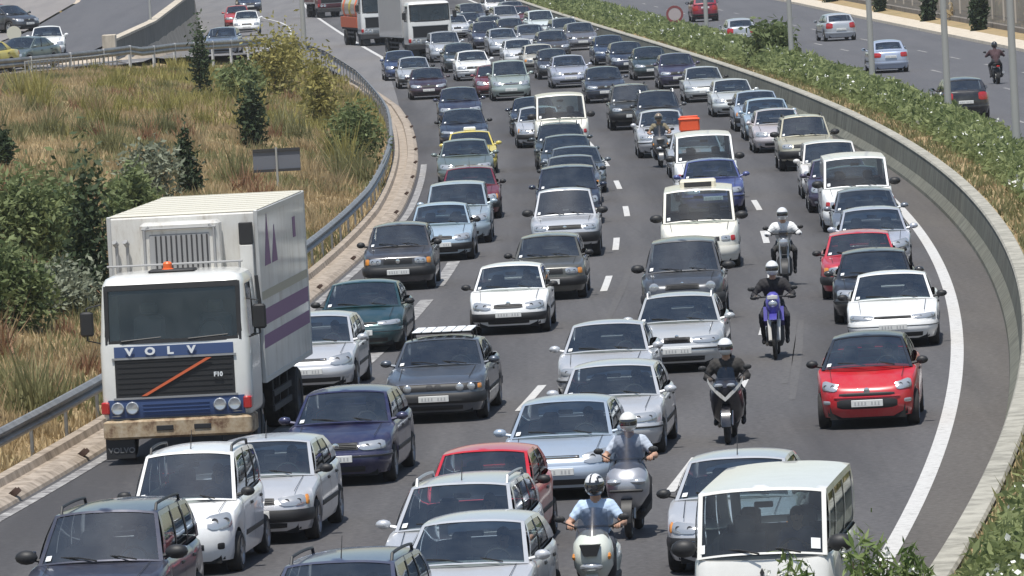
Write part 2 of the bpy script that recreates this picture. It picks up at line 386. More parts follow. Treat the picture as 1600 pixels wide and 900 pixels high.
# kerb with gutter
kb = MB(); G = []
for Y in np.arange(20, 352, 2.0): G.append([(left_edge(Y)-gore(Y)*(1 if Y > 300 else 0)+o, Y, z) for o, z in ((.03, -.02), (.0, .05), (-.12, .12), (-.34, .14), (-.36, .06), (-.62, .05), (-.66, .17), (-.82, .18), (-.86, -.05))])
kb.grid(G); kerb = link('kerb', kb.mesh('kerb', M_KERB, angle=25), kind='structure')
dh = MB(); dh.lathe([(.085, .03), (.085, -.02), (.065, -.025), (.06, .05), (0, .05)], (0, 0, 0), 12, 'x'); dhm = dh.mesh('drain_hole', [mat('rusty_iron', (.055,.03,.02), .9)])
for Y in list(np.arange(101.5, 124, 7.2))+list(np.arange(150, 290, 12)):
    o = link('drain_hole', dhm, kerb, (left_edge(Y)-.06, Y, .11)); o.rotation_euler = (0, -.9, math.pi)
    o.scale = (1.4,)*3 if Y < 130 else (1.1,)*3

# guard rail
def rail_x(Y): return left_edge(Y)-float(np.interp(Y, [60, 124, 160, 200, 250, 285, 335, 375, 420], [1.05, 1.0, .95, .92, .92, .95, 1.15, 1.9, 4.4]))
def guard(label, ys, fx, fz, step):
    r = link('guard_rail', None, loc=(fx(ys[0]), ys[0], 0), label=label, cat='guard rail'); r.empty_display_size = .5
    O = Vector((fx(ys[0]), ys[0], 0)); mb = MB(); G = []
    for Y in ys:
        sl_ = fx(Y+.5)-fx(Y-.5); n = Vector((1, -sl_)).normalized()
        G.append([tuple(Vector((fx(Y)+n.x*d, Y+n.y*d, fz(fx(Y), Y)+z))-O) for d, z in ((-.02, .75), (.02, .745), (.085, .69), (.085, .655), (.01, .61), (.01, .585), (.085, .54), (.085, .505), (.02, .45), (-.02, .445))])
    mb.grid(G); link('w_beam', mb.mesh('w_beam', M_STEEL, angle=18), r)
    pm = MB(); pm.box(-.06, .0, -.05, .05, -.4, .72, 0, .01); pme = pm.mesh('post', M_STEEL)
    y = ys[0]+1
    while y < ys[-1]: link('post', pme, r, Vector((fx(y)-.03, y, fz(fx(y), y)))-O); y += step
    return r
guard('corrugated steel guard rail curving along the near verge beside the truck', list(np.arange(60, 410, 2.0)), rail_x, lambda x, y: max(0, verge(x-.3, y)), 4.0)
# ramp behind the verge, its own rail
RC = [(620, -27), (540, -20.5), (500, -17.8), (458, -16.4), (420, -15.2), (385, -14.8), (362, -15.6), (345, -17.3), (330, -18.8), (317, -20.6), (308, -23.4), (300, -28.0), (294, -35), (288, -46)]
rc = []
for i in range(len(RC)-1):
    for t in np.linspace(0, 1, 6)[:-1]: rc.append(Vector((RC[i][1]*(1-t)+RC[i+1][1]*t, RC[i][0]*(1-t)+RC[i+1][0]*t)))
rc.append(Vector((RC[-1][1], RC[-1][0])))
rs = []
for i in range(len(rc)):
    a = sum((rc[min(max(i+k, 0), len(rc)-1)] for k in range(-4, 5)), Vector((0, 0)))/9; rs.append(a)
def rampn(i): d = (rs[min(i+1, len(rs)-1)]-rs[max(i-1, 0)]).normalized(); return Vector((-d.y, d.x))
rp = MB(); G = []
for i, q in enumerate(rs):
    n = rampn(i); G.append([(q.x+n.x*o, q.y+n.y*o, max(0, verge(q.x+n.x*o*.3, q.y+n.y*o*.3))+.07) for o in (-3.2, -1.6, 0, 1.6, 3.2)])
rp.grid(G); ramp_o = link('exit_ramp_road', rp.mesh('exit_ramp_road', M_ASPHL), kind='structure')
rz = lambda x, y: max(0, verge(x, y))+.07
for o_, nm in ((-2.9, 0), (2.9, 1)):
    lm = MB(); G = []
    for i, q in enumerate(rs):
        if 3 < i < len(rs)-3:
            n = rampn(i); G.append([(q.x+n.x*k, q.y+n.y*k, rp.v[i*5+2][2]+.012) for k in (o_-.08, o_+.08)])
    lm.grid(G); link('edge_line', lm.mesh('edge_line', M_LINE), ramp_o)
# rail on the near side of the ramp
rr = link('guard_rail', None, loc=(0, 0, 0), label='short steel guard rail between dry verge and exit ramp, upper left', cat='guard rail')
mb = MB(); G = []; pm = MB(); pm.box(-.07, .07, -.07, .07, -.6, .80, 0, .01); pme = pm.mesh('post', mat('pale_post', (.55,.55,.55), .6))
for i, q in enumerate(rs):
    if q.y < 372:
        n = rampn(i); n = n if n.dot(Vector((0.5, -1))) > 0 else -n; p_ = q+n*3.7; z = rp.v[i*5+2][2]-.1
        d_ = n; G.append([(p_.x+d_.x*k, p_.y+d_.y*k, z+h) for k, h in ((0, .80), (.06, .74), (.06, .66), (0, .60), (.06, .54), (.06, .46), (0, .40))])
        if i % 2 == 0: link('post', pme, rr, (p_.x, p_.y, z))
mb.grid(G); link('w_beam', mb.mesh('w_beam', M_STEEL, angle=50), rr)
# upper road with its parapet and the paved yard left of it
up = MB(); G = []
for Y in list(np.arange(282, 700, 6)): G.append([(upx(Y)+o, Y, upz(Y)+.09) for o in (-3.2, 0, 3.1)])
up.grid(G); link('upper_road', up.mesh('upper_road', M_ASPH2), kind='structure')
yd = MB(); G = []
for Y in list(np.arange(300, 700, 6)): G.append([(upx(Y)-3.5-o, Y, upz(Y)+.05) for o in (0, 8, 20, 60)])
yd.grid(G); link('yard_pavement', yd.mesh('yard_pavement', mat('pale_paving', rough=.9, build=_asph((.26,.235,.22), (.22,.2,.19), (.30,.27,.25)))), kind='structure')
pw = link('parapet_wall', None, loc=(0, 0, 0), label='cream concrete parapet wall curving up along the upper road', cat='wall')
w_ = MB(); G = []
for Y in np.arange(343, 560, 3.0):
    x = upx(Y)+3.25; z = upz(Y)
    G.append([(x, Y, z-.02), (x, Y, z+.22), (x+.03, Y, z+.25), (x+.35, Y, z+.25), (x+.38, Y, z+.22), (x+.38, Y, z-1.0)])
w_.grid(G); G0 = G[0]; w_.add(G0, [tuple(range(len(G0)))]); link('wall', w_.mesh('wall', mat('shade_toned_wall', rough=.9, build=_conc((.12,.115,.10), (.20,.19,.17))), angle=30), pw)  # wall toned darker than its coping: the face's shade is put into the colour
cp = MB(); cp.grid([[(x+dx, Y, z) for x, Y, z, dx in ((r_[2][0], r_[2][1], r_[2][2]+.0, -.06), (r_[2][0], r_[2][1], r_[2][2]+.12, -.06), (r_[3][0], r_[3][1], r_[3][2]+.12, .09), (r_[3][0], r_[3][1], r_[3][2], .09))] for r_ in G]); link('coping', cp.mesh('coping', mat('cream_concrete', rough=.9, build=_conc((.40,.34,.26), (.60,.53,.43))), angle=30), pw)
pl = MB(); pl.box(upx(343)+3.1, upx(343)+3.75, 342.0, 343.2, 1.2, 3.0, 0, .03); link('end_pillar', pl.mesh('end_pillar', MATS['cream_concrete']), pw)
# sandy patch between the ramp and the parapet
sp = MB(); G = []
for Y in np.arange(316, 520, 3.0):
    a = upx(Y)+3.55; b_ = float(np.interp(Y, [q.y for q in rs][::-1], [q.x for q in rs][::-1]))-3.1; za = upz(Y)-.45 if Y > 340 else 2.12
    if b_ < a+.4: b_ = a+.4
    zr_ = max(0, verge(b_, Y))+.05
    G.append([(a+(b_-a)*t, Y, za+(zr_-za)*(t**.8)+.10*math.sin(Y*.7+t*5)*math.sin(t*math.pi)) for t in np.linspace(0, 1, 7)])
sp.grid(G); link('sandy_ground', sp.mesh('sandy_ground', M_SAND), kind='structure')
# railing in front of the upper road
rl = link('railing', None, loc=(0, 0, 0), label='low bent metal railing below the white car, upper left', cat='railing'); 
mb = MB(); pts = [at_depth(x, y, Y) for x, y, Y in ((40, 122, 303), (75, 118, 306), (110, 116, 309), (150, 112, 313), (190, 106, 318))]
for dz in (.0, .42, .8): mb.tube([p_+Vector((0, 0, dz-.1)) for p_ in pts], .03, 6)
link('rail', mb.mesh('rail', M_POLE), rl)['kind'] = 'stuff'
pm = MB(); pm.tube([(0,0,-.6),(0,0,.74)], .03, 6); pme = pm.mesh('baluster', M_POLE)
for k in range(len(pts)-1):
    for t in np.linspace(0, 1, 7)[:-1]: link('baluster', pme, rl, pts[k]*(1-t)+pts[k+1]*t)
# land beyond the far carriageway
fb = MB(); G = []
for Y in YS: G.append([(rout(Y)+o, Y, z) for o, z in ((-.02, -.02), (.0, .14), (.25, .15), (1.6, .16))])
fb.grid(G); link('pavement', fb.mesh('pavement', mat('pale_pavement', rough=.9, build=_conc((.50,.43,.33), (.64,.56,.45)))), kind='structure')
fe = MB(); G = []
for Y in YS: G.append([(rout(Y)+o, Y, z) for o, z in ((1.6, .15), (1.62, .16), (3.0, .30), (4.6, .5), (4.61, .55), (9, .7), (30, .9), (200, 1.2))])
fe.grid(G); link('far_bank', fe.mesh('far_bank', M_SOIL), kind='structure')
gw_ = link('low_wall', None, label='low pale masonry wall along the far pavement under the railings', cat='wall')
w_ = MB(); G = []
for Y in np.arange(260, 560, 3.0): G.append([(rout(Y)+o, Y, z) for o, z in ((2.6, .1), (2.6, .50), (2.63, .53), (2.92, .53), (2.95, .50), (2.95, .1))])
w_.grid(G); link('wall', w_.mesh('wall', mat('masonry_wall', rough=.9, build=_conc((.15,.13,.11), (.25,.22,.185))), angle=30), gw_)
fn = link('bar_fence', None, label='grey vertical bar fence on the low wall along the far pavement', cat='fence')
mb = MB(); 
for Y in np.arange(290, 480, .75): x = rout(Y)+2.78; mb.box(x-.03, x+.03, Y-.05, Y+.05, .5, 2.5)
for z in (.85, 2.3):
    G = []
    for Y in np.arange(290, 481, 3.0): G.append([(rout(Y)+2.76, Y, z), (rout(Y)+2.76, Y, z+.07)])
    mb.grid(G)
fo_ = link('bar', mb.mesh('bar', mat('fence_grey', (.20,.185,.165), .7), smooth=False, merge=False), fn); fo_['kind'] = 'stuff'
pm = MB(); pm.box(-.09, .09, -.09, .09, .7, 2.6, 0, .02); pme = pm.mesh('fence_post', mat('fence_post', (.42,.38,.33), .8))
for Y in np.arange(291, 480, 6.0): link('fence_post', pme, fn, (rout(Y)+2.78, Y, 0))

# ------------------------------------------------------------------ foliage
def cloud_mesh(name, C, R, m, size, up=.35, elong=2.2, jitter=None):
    """leaf quads: C centres (n,3), R tint (n,), each a small diamond"""
    n = len(C); a = rng.normal(size=(n, 3)); a[:, 2] = a[:, 2]*.7+up; a /= np.linalg.norm(a, axis=1)[:, None]
    t = rng.normal(size=(n, 3)); b = np.cross(a, t); b /= np.linalg.norm(b, axis=1)[:, None]
    s = (size*(.6+.8*rng.random(n)))[:, None] if np.ndim(size) == 0 else (size*(.6+.8*rng.random(n)))[:, None]
    A = a*s*elong*.5; Bv = b*s*.5
    V_ = np.stack([C-A, C+Bv*.9, C+A, C-Bv*.9], 1).reshape(-1, 3)
    me = bpy.data.meshes.new(name); me.vertices.add(n*4); me.vertices.foreach_set('co', V_.astype(np.float32).ravel())
    me.loops.add(n*4); me.loops.foreach_set('vertex_index', np.arange(n*4, dtype=np.int32)); me.polygons.add(n)
    me.polygons.foreach_set('loop_start', np.arange(0, n*4, 4, dtype=np.int32)); me.update(calc_edges=True)
    at_ = me.attributes.new('tint', 'FLOAT', 'FACE'); at_.data.foreach_set('value', np.clip(R, 0, 1).astype(np.float32))
    me.materials.append(m); return me
def blob_points(n, shape, clumps=40, cr=.25):
    """clumped points in a crown: shape(u) -> accept; crown in unit box"""
    cs = []
    while len(cs) < clumps:
        q = rng.uniform(-1, 1, 3); q[2] = (q[2]+1)/2
        if shape(q): cs.append(q)
    cs = np.array(cs); k = rng.integers(0, clumps, n); tint = rng.random(clumps)
    P_ = cs[k]+rng.normal(size=(n, 3))*cr*np.array([1, 1, .55])
    return P_, np.clip(tint[k]*.75+rng.random(n)*.4-.08, 0, 1)
ROUND = lambda q: q[0]**2+q[1]**2+((q[2]-.5)*2)**2 < 1 and q[0]**2+q[1]**2+((q[2]-.5)*2)**2 > .2
CONE = lambda q: math.hypot(q[0], q[1]) < (1-q[2])**.8*.95+.05
COL = lambda q: math.hypot(q[0], q[1]) < .9*math.sin(math.pi*min(1, q[2]*.85+.15))**.6
def plant(name, label, cat, loc, h, r, m, shape=ROUND, n=1800, leaf=.12, clumps=40, cr=.28, trunk=.12, group=None, lift=0.0, elong=2.2):
    o = link(name, None, loc=loc, label=label, cat=cat, group=group); o.empty_display_size = .3
    P_, T = blob_points(n, shape, clumps, cr); P_ = P_*np.array([r, r, h-lift])+np.array([0, 0, lift]); P_[:, 2] = np.maximum(P_[:, 2], .03)
    link('crown', cloud_mesh('crown', P_, T, m, leaf, elong=elong), o)
    mb = MB(); mb.tube([(0,0,-.2),(r*.03,0,h*.3),(0,r*.04,h*.75)], [trunk, trunk*.7, trunk*.15], 7)
    for k in range(5):
        t = k*1.3; z = h*(.2+.1*k); mb.tube([(0,0,z),(math.cos(t)*r*.35, math.sin(t)*r*.35, z+h*.14),(math.cos(t)*r*.6, math.sin(t)*r*.6, z+h*.22)], [trunk*.35, trunk*.25, trunk*.08], 5)
    link('trunk', mb.mesh('trunk', M_BARK), o); return o
def vp(px, py, Y=None):
    """verge point seen at a pixel"""
    d = Rm @ Vector(((px-800)/FPX, -(py-450)/FPX, -1)); best = None
    for t in np.arange(80, 420, .5):
        k = t/d.y; p_ = Vector((d.x*k, t, CAMH+d.z*k))
        if p_.z <= verge(p_.x, p_.y): return Vector((p_.x, p_.y, verge(p_.x, p_.y)))
    return at(px, py)
# hedge of oleander along the median
n = 270000; Yh = 36+ (600-36)*rng.random(n)**1.35
ex = np.interp(Yh, np.arange(30, 620), [edge(y) for y in np.arange(30, 620)])
lo = np.interp(Yh, [0, 100, 140, 230, 330, 600], [1.9, 2.0, 2.4, 2.2, 1.85, 1.7]); cl = np.floor(Yh*1.1)
ph = np.sin(Yh*.83)*.18+np.sin(Yh*1.9+1)*.14+np.sin(Yh*.31+2)*.16
th_ = rng.random(n)*math.pi; rad = np.sqrt(.35+.65*rng.random(n))
cx_ = (lo+3.75)/2; wd_ = (3.75-lo)/2
hx = cx_+np.cos(th_)*rad*wd_*(1+.25*ph)+rng.normal(size=n)*.10; hz = .92+np.sin(th_)*rad*(.66+.42*ph)+rng.normal(size=n)*.07
keep = hz > .86
C = np.stack([ex+hx, Yh, hz], 1)[keep]; tint = (np.sin(cl*12.9898+np.floor(hx[keep.argmax()]*2))*43758.5 % 1)
T = np.clip((np.abs(np.sin(np.floor(C[:, 1]*1.4)*12.99+np.floor(C[:, 0]*1.7)*78.2)*437.58) % 1)*.6+rng.random(len(C))*.5, 0, 1)
hd = link('oleander_hedge', None, label='long oleander hedge with white flowers behind the concrete barrier', cat='hedge'); 
hf = link('foliage', cloud_mesh('foliage', C, T, L_OLE, np.interp(C[:, 1], [40, 120, 300, 600], [.055, .062, .11, .2]), up=.7, elong=3.2), hd); hf['kind'] = 'stuff'
fi = rng.choice(len(C), 3000, replace=False); fi = fi[(C[fi, 2] > 1.08)]; fi = fi[np.sin(C[fi, 1]*.7)+np.sin(C[fi, 1]*.23+1) > -.6]
FC = np.repeat(C[fi]+np.array([-.05, -.06, .08]), 4, 0)+rng.normal(size=(len(fi)*4, 3))*.05
fl_ = link('flower', cloud_mesh('flower', FC, rng.random(len(FC)), M_FLOW, np.interp(FC[:, 1], [40, 300, 600], [.055, .085, .12]), elong=1.2), hd); fl_['kind'] = 'stuff'
# low weeds and dry grass on the median
def blades(name, pts, m, hgt, label, cat='grass', parent=None, wide=.035):
    n = len(pts); a = rng.random(n)*2*math.pi; h = hgt*(.5+.9*rng.random(n)); ln = rng.normal(size=(n, 2))*.35*h[:, None]; w_ = wide*(.6+.9*rng.random(n))
    sx, sy = np.cos(a)*w_, np.sin(a)*w_; P_ = np.asarray(pts)
    v0 = P_+np.stack([sx, sy, np.zeros(n)-.03], 1); v1 = P_-np.stack([sx, sy, np.zeros(n)+.03], 1); v2 = P_+np.stack([ln[:, 0], ln[:, 1], h], 1)
    V_ = np.stack([v0, v1, v2], 1).reshape(-1, 3); me = bpy.data.meshes.new(name); me.vertices.add(n*3); me.vertices.foreach_set('co', V_.astype(np.float32).ravel())
    me.loops.add(n*3); me.loops.foreach_set('vertex_index', np.arange(n*3, dtype=np.int32)); me.polygons.add(n); me.polygons.foreach_set('loop_start', np.arange(0, n*3, 3, dtype=np.int32)); me.update(calc_edges=True)
    t_ = (np.abs(np.sin(np.floor(P_[:, 0]*.8)*12.99+np.floor(P_[:, 1]*.5)*78.2)*437.58) % 1)*.55+rng.random(n)*.5
    at_ = me.attributes.new('tint', 'FLOAT', 'FACE'); at_.data.foreach_set('value', np.clip(t_, 0, 1).astype(np.float32)); me.materials.append(m)
    return link(name, me, parent, label=label, cat=cat, kind='stuff')
pts = []
for _ in range(26000):
    Y = 40+320*random.random()**1.5; o = 1.62+random.random()**1.3*2.1; pts.append((edge(Y)+o, Y, soil_z(o)-.01))
pts = np.array(pts); msk = (np.sin(pts[:, 1]*.35)+np.sin(pts[:, 1]*1.1+pts[:, 0])+rng.normal(size=len(pts))*.8) > -.9
blades('dry_grass', pts[~msk], L_DRY, .13, 'short dry grass on the median soil beside the barrier coping')
blades('weeds', pts[msk], L_GRN, .17, 'low green weeds on the median under the oleander hedge', 'weeds')
# verge grass
def vn(x, y, f, s): return 3.2*mnoise.noise(Vector((x*f*.5, y*f*.22, s)))+1.6*mnoise.noise(Vector((x*f*1.6, y*f*.8, s+5)))
D_, G_, Y_ = [], [], []
for _ in range(230000):
    Y = 96+ (372-96)*random.random()**1.15; d = .9+random.random()**.9*(min(16.5, 4+Y*.06)); X = left_edge(Y)-(gore(Y) if Y > 300 else 0)-d
    if Y > 335 and d > 6.5: continue
    if Y > 300 and X < float(np.interp(Y, [q.y for q in rs][::-1], [q.x for q in rs][::-1]))+4.0: continue
    v = vn(X, Y, .55, 1.0)+random.gauss(0, .55); q = (X, Y, verge(X, Y)-.02)
    if v > .75: G_.append(q)
    elif v < -.9 and Y > 255 and X > -16: Y_.append(q)
    else: D_.append(q)
blades('dry_grass', D_, L_DRY, .20, 'tall dry tan grass covering the verge left of the road', wide=.034)
blades('weeds', G_, L_GRN, .26, 'patches of green weeds among the dry verge grass', 'weeds', wide=.038)
if Y_: blades('weeds', Y_, L_YEL, .45, 'yellowish broom weeds on the upper part of the verge', 'weeds', wide=.038)

# taller tufts and scrub that break up the bank
def tufts(m, cnt, hmin, hmax, per, rad, label, nm, sel):
    P_ = []; Hh = []
    k = 0
    while k < cnt:
        Y = 100+268*random.random(); d = 1.6+random.random()*min(15.5, 3+Y*.055); X = left_edge(Y)-(gore(Y) if Y > 300 else 0)-d
        if Y > 330 and d > 6 or Y > 296 and X < float(np.interp(Y, [q.y for q in rs][::-1], [q.x for q in rs][::-1]))+4.5 or not sel(X, Y): continue
        k += 1; h = (hmin+(hmax-hmin)*random.random()**1.7)*(1 if Y < 270 else .5); z = verge(X, Y)
        for _ in range(per): a_ = random.random()*6.283; r_ = rad*random.random()**.7; P_.append((X+math.cos(a_)*r_, Y+math.sin(a_)*r_, z-.02)); Hh.append(h*(1-.5*(r_/rad)**2))
    o = blades(nm, np.array(P_), m, np.array(Hh), label, 'scrub' if 'scrub' in nm else 'grass', wide=.026)
    return o
tufts(L_DRY, 300, .30, .85, 110, .55, 'taller tufts of straw-coloured grass dotted over the bank', 'tall_dry_grass', lambda x, y: True)
tufts(L_GRN, 70, .4, 1.4, 130, .55, 'loose green scrub tufts scattered over the bank', 'green_scrub', lambda x, y: vn(x, y, .55, 1.0) > -.3)
tufts(L_YEL, 70, .5, 1.5, 120, .5, 'loose yellow broom tufts near the top of the bank', 'broom_scrub', lambda x, y: y > 225)
tufts(leafmat('rusty_dock_stem', (.20,.10,.055), (.36,.22,.13), .3), 80, .4, 1.1, 80, .35, 'reddish brown dead stems among the bank grass', 'dead_scrub', lambda x, y: True)
# faint skid marks on the lanes
M_SKID = mat('tyre_mark', rough=.85, spec=.3, build=_asph((.100,.095,.094), (.085,.08,.081), (.108,.102,.10)))
for (x0, y0, x1, y1, off) in ((1252, 500, 1238, 625, 0), (1241, 500, 1226, 600, 0), (985, 420, 950, 500, 0), (740, 560, 690, 640, 0)):
    a_, c_ = at(x0, y0), at(x1, y1); mb = MB(); G = []
    for t in np.linspace(0, 1, 12): q = a_*(1-t)+c_*t; w_ = .05+.04*math.sin(math.pi*t); G.append([(q.x-w_, q.y, .005), (q.x+w_, q.y, .005)])
    mb.grid(G); link('tyre_mark', mb.mesh('tyre_mark', M_SKID), road_o)
# ------------------------------------------------------------------ cars
def sstep(x): x = min(1, max(0, x)); return x*x*(3-2*x)
class Body:
    """car shell: rings of a rounded plan outline stacked from sill to shoulder; x runs from the nose back, y sideways, z up"""
    def __init__(s, p):
        s.p = p; L, Wd = p['L'], p['W']; s.w = Wd/2; s.n = p.get('n', 6.0); a = L/2
        q = .5**(1/s.n); s.q = q
        r, Ra = p['wr'], p['wr']+p.get('gap', .055); s.Ra = Ra
        s.xw = (p['fo'], p['fo']+p['wb']); s.zs_pts = p['zs']
        xs = set()
        for xw in s.xw:
            for k in range(13): xs.add(round(xw+Ra*math.cos(math.pi*k/12), 4))
            xs.add(round(xw-Ra-.006, 4)); xs.add(round(xw+Ra+.006, 4))
        x0, x1 = a*(1-q), L-a*(1-q)
        for x in np.linspace(x0, x1, 22): 
            if all(abs(x-y) > .05 for y in xs): xs.add(float(x))
        s.xs = [x for x in sorted(xs) if x0-1e-6 <= x <= x1+1e-6]
        if abs(s.xs[0]-x0) > .01: s.xs.insert(0, x0)
        if abs(s.xs[-1]-x1) > .01: s.xs.append(x1)
        M = 11; s.M = M
        fy = [q*math.sin(math.pi/2*(-1+2*k/(M-1))) for k in range(M)]
        # half outline, front centre -> side -> rear centre: (x, yfrac)
        H = []
        for f in fy[M//2:-1]: H.append((a*(1-(1-abs(f)**s.n)**(1/s.n)), f))
        for x in s.xs:
            t = abs(1-x/a); H.append((x, (1-t**s.n)**(1/s.n) if t < 1 else 0))
        for f in reversed(fy[M//2:-1]): H.append((L-a*(1-(1-abs(f)**s.n)**(1/s.n)), f))
        s.half = H; s.nf = M//2
        s.rings = p.get('rings') or [(0,.05,.08,.07),(.15,.015,.03,.03),(.40,0,0,0),(.6,.0,.012,.01),(.8,.010,.034,.022),(.93,.024,.07,.04),(1,.062,.125,.075)]
        s.pos = []
        for k, (fr, dy, df, dr) in enumerate(s.rings):
            row = []
            for (x, f) in H:
                xx = df+x/L*(L-df-dr); row.append((xx, f*(s.w-dy), s.zb(x)+fr*(s.zs(x)-s.zb(x))))
            s.pos.append(row)
        # arc length at the widest ring
        R = s.pos[2]; s.S = [0]
        for i in range(1, len(R)): s.S.append(s.S[-1]+math.dist(R[i][:2], R[i-1][:2]))
        s.Stot = s.S[-1]
    def zb(s, x):
        z = s.p.get('sill', .20)
        for xw in s.xw:
            d = abs(x-xw)
            if d <= s.Ra+1e-4: z = max(z, s.p['wr']*.97+math.sqrt(max(0, s.Ra**2-d*d)))
        if x < .3*s.p['fo']: z = max(z, s.p.get('chin', .2))
        return z
    def zs(s, x): 
        P = s.zs_pts; return float(np.interp(x, [a for a, b in P], [b for a, b in P]))
    def P(s, sa, z, rear=False):
        """surface point at signed arc length sa from the front (rear) centre and height z"""
        sg = -1 if sa < 0 else 1; t = abs(sa); 
        if rear: t = s.Stot-t
        j = min(max(int(np.searchsorted(s.S, t))-1, 0), len(s.S)-2); f = (t-s.S[j])/max(1e-6, s.S[j+1]-s.S[j])
        def col_(j):
            zz = [row[j][2] for row in s.pos]; 
            return [float(np.interp(z, zz, [row[j][c] for row in s.pos])) for c in (0, 1)]
        A, B = col_(j), col_(j+1)
        return Vector((A[0]+(B[0]-A[0])*f, sg*(A[1]+(B[1]-A[1])*f), z))
    def side(s, x):
        """arc length of the station x on the side"""
        return float(np.interp(x, [h[0] for h in s.half], s.S))
    def wrap(s, mb, s0, s1, za0, za1, zb0=None, zb1=None, off=.012, nu=7, nv=4, mi=0, rear=False, rnd=0.0, both=False):
        """raised patch on the shell between arc lengths s0..s1; z runs za0..za1 at s0 and zb0..zb1 at s1"""
        if both: s.wrap(mb, -s1, -s0, zb0 if zb0 is not None else za0, zb1 if zb1 is not None else za1, za0, za1, off, nu, nv, mi, rear, rnd)
        if zb0 is None: zb0, zb1 = za0, za1
        G = []; B = []
        for i in range(nu+1):
            u = i/nu; ra, rb = [], []
            lo, hi = za0+(zb0-za0)*u, za1+(zb1-za1)*u
            if rnd:
                k = (1-abs(2*u-1)**4)**.5 if abs(2*u-1) < 1 else 0; c = (lo+hi)/2; k = (1-rnd)+rnd*k; lo, hi = c+(lo-c)*k, c+(hi-c)*k
            for j in range(nv+1):
                v = j/nv; sa, z = s0+(s1-s0)*u, lo+(hi-lo)*v; e = .01
                p = s.P(sa, z, rear); du = s.P(sa+e, z, rear)-s.P(sa-e, z, rear); dv = s.P(sa, z+e, rear)-s.P(sa, z-e, rear)
                n = du.cross(dv)
                n = n.normalized() if n.length > 1e-9 else Vector((-1,0,0))
                c = Vector((s.p['L']/2, 0, p.z))
                if n.dot(p-c) < 0: n = -n
                b = 1 if 0 < i < nu and 0 < j < nv else .55
                ra.append(p+n*off*b); rb.append(p-n*.01)
            G.append(ra); B.append(rb)
        mb.grid(G, mi)
        ring = [(i, 0) for i in range(nu)]+[(nu, j) for j in range(nv)]+[(i, nv) for i in range(nu, 0, -1)]+[(0, j) for j in range(nv, 0, -1)]
        vs = [G[i][j] for i, j in ring]+[B[i][j] for i, j in ring]; n = len(ring)
        mb.add(vs, [(k, (k+1)%n, n+(k+1)%n, n+k) for k in range(n)], mi)
    def shell(s, mb):
        p = s.p; H = s.half; K = len(s.rings); nh = len(H)
        # walls
        for sg in (1, -1):
            mb.grid([[(x, sg*y, z) for x, y, z in row] for row in s.pos], 0)
        # lip returning inward at the bottom edge
        for sg in (1, -1):
            row = s.pos[0]; mb.grid([[(x, sg*y, z) for x, y, z in row], [(x, sg*max(0, y-.10), z+.012) for x, y, z in row]], 1)
        # deck: hood, cowl, boot; open under the cabin
        top = s.pos[-1]; nf = s.nf; M = s.M; xa, xb = p['xc']+.12, p['xrb']-.05; ccr = p.get('hood_crown', .045)
        def row_at(j):
            x, y, z = top[j]; f = []
            for k in range(M):
                t = -1+2*k/(M-1); t = math.sin(t*math.pi/2)
                f.append((x-.0*(1-t*t), y*t, z+(ccr if x < p['xc']+.3 else ccr*.7)*(1-abs(t)**2.4)))
            return f
        fr = [(x, -y, z) for x, y, z in reversed(top[1:nf])]+[top[0]]+list(top[1:nf])
        rows = []
        side_j = list(range(nf, nh-nf))
        cur = []
        segs = []
        for j in side_j:
            x = top[j][0]
            if xa < x < xb:
                if len(cur) > 1: segs.append(cur)
                cur = []
            else: cur.append(row_at(j))
        if len(cur) > 1: segs.append(cur)
        for sgm in segs: mb.grid(sgm, 0)
        # front and rear caps of the deck
        def cap(js, row):
            P = [top[j] for j in js]  # centre -> corner
            line = [(x, -y, z) for x, y, z in reversed(P[1:])]+list(P)
            # line has 2*len-1 points; row has M
            m = len(line); r2 = [row[0]]
            line = [row[0]]+line+[row[-1]]
            mb.grid([line, [row[min(max(i, 0), M-1)] for i in range(len(line))]] if len(line) == M else [line, [row[round(i*(M-1)/(len(line)-1))] for i in range(len(line))]], 0)
        cap(list(range(0, nf)), row_at(side_j[0])); cap([nh-1-k for k in range(0, nf)], row_at(side_j[-1]))

def patch(p00, p10, p01, p11, bow=(0,0,0), nu=8, nv=4, bend=None, u0=0, u1=1, v0=0, v1=1):
    """bilinear patch with bulge; returns grid"""
    G = []
    for i in range(nu+1):
        u = u0+(u1-u0)*i/nu; r = []
        for j in range(nv+1):
            v = v0+(v1-v0)*j/nv
            q = (p00*(1-u)+p10*u)*(1-v)+(p01*(1-u)+p11*u)*v
            q = q+bend(u, v) if bend else q
            r.append(q)
        G.append(r)
    return G

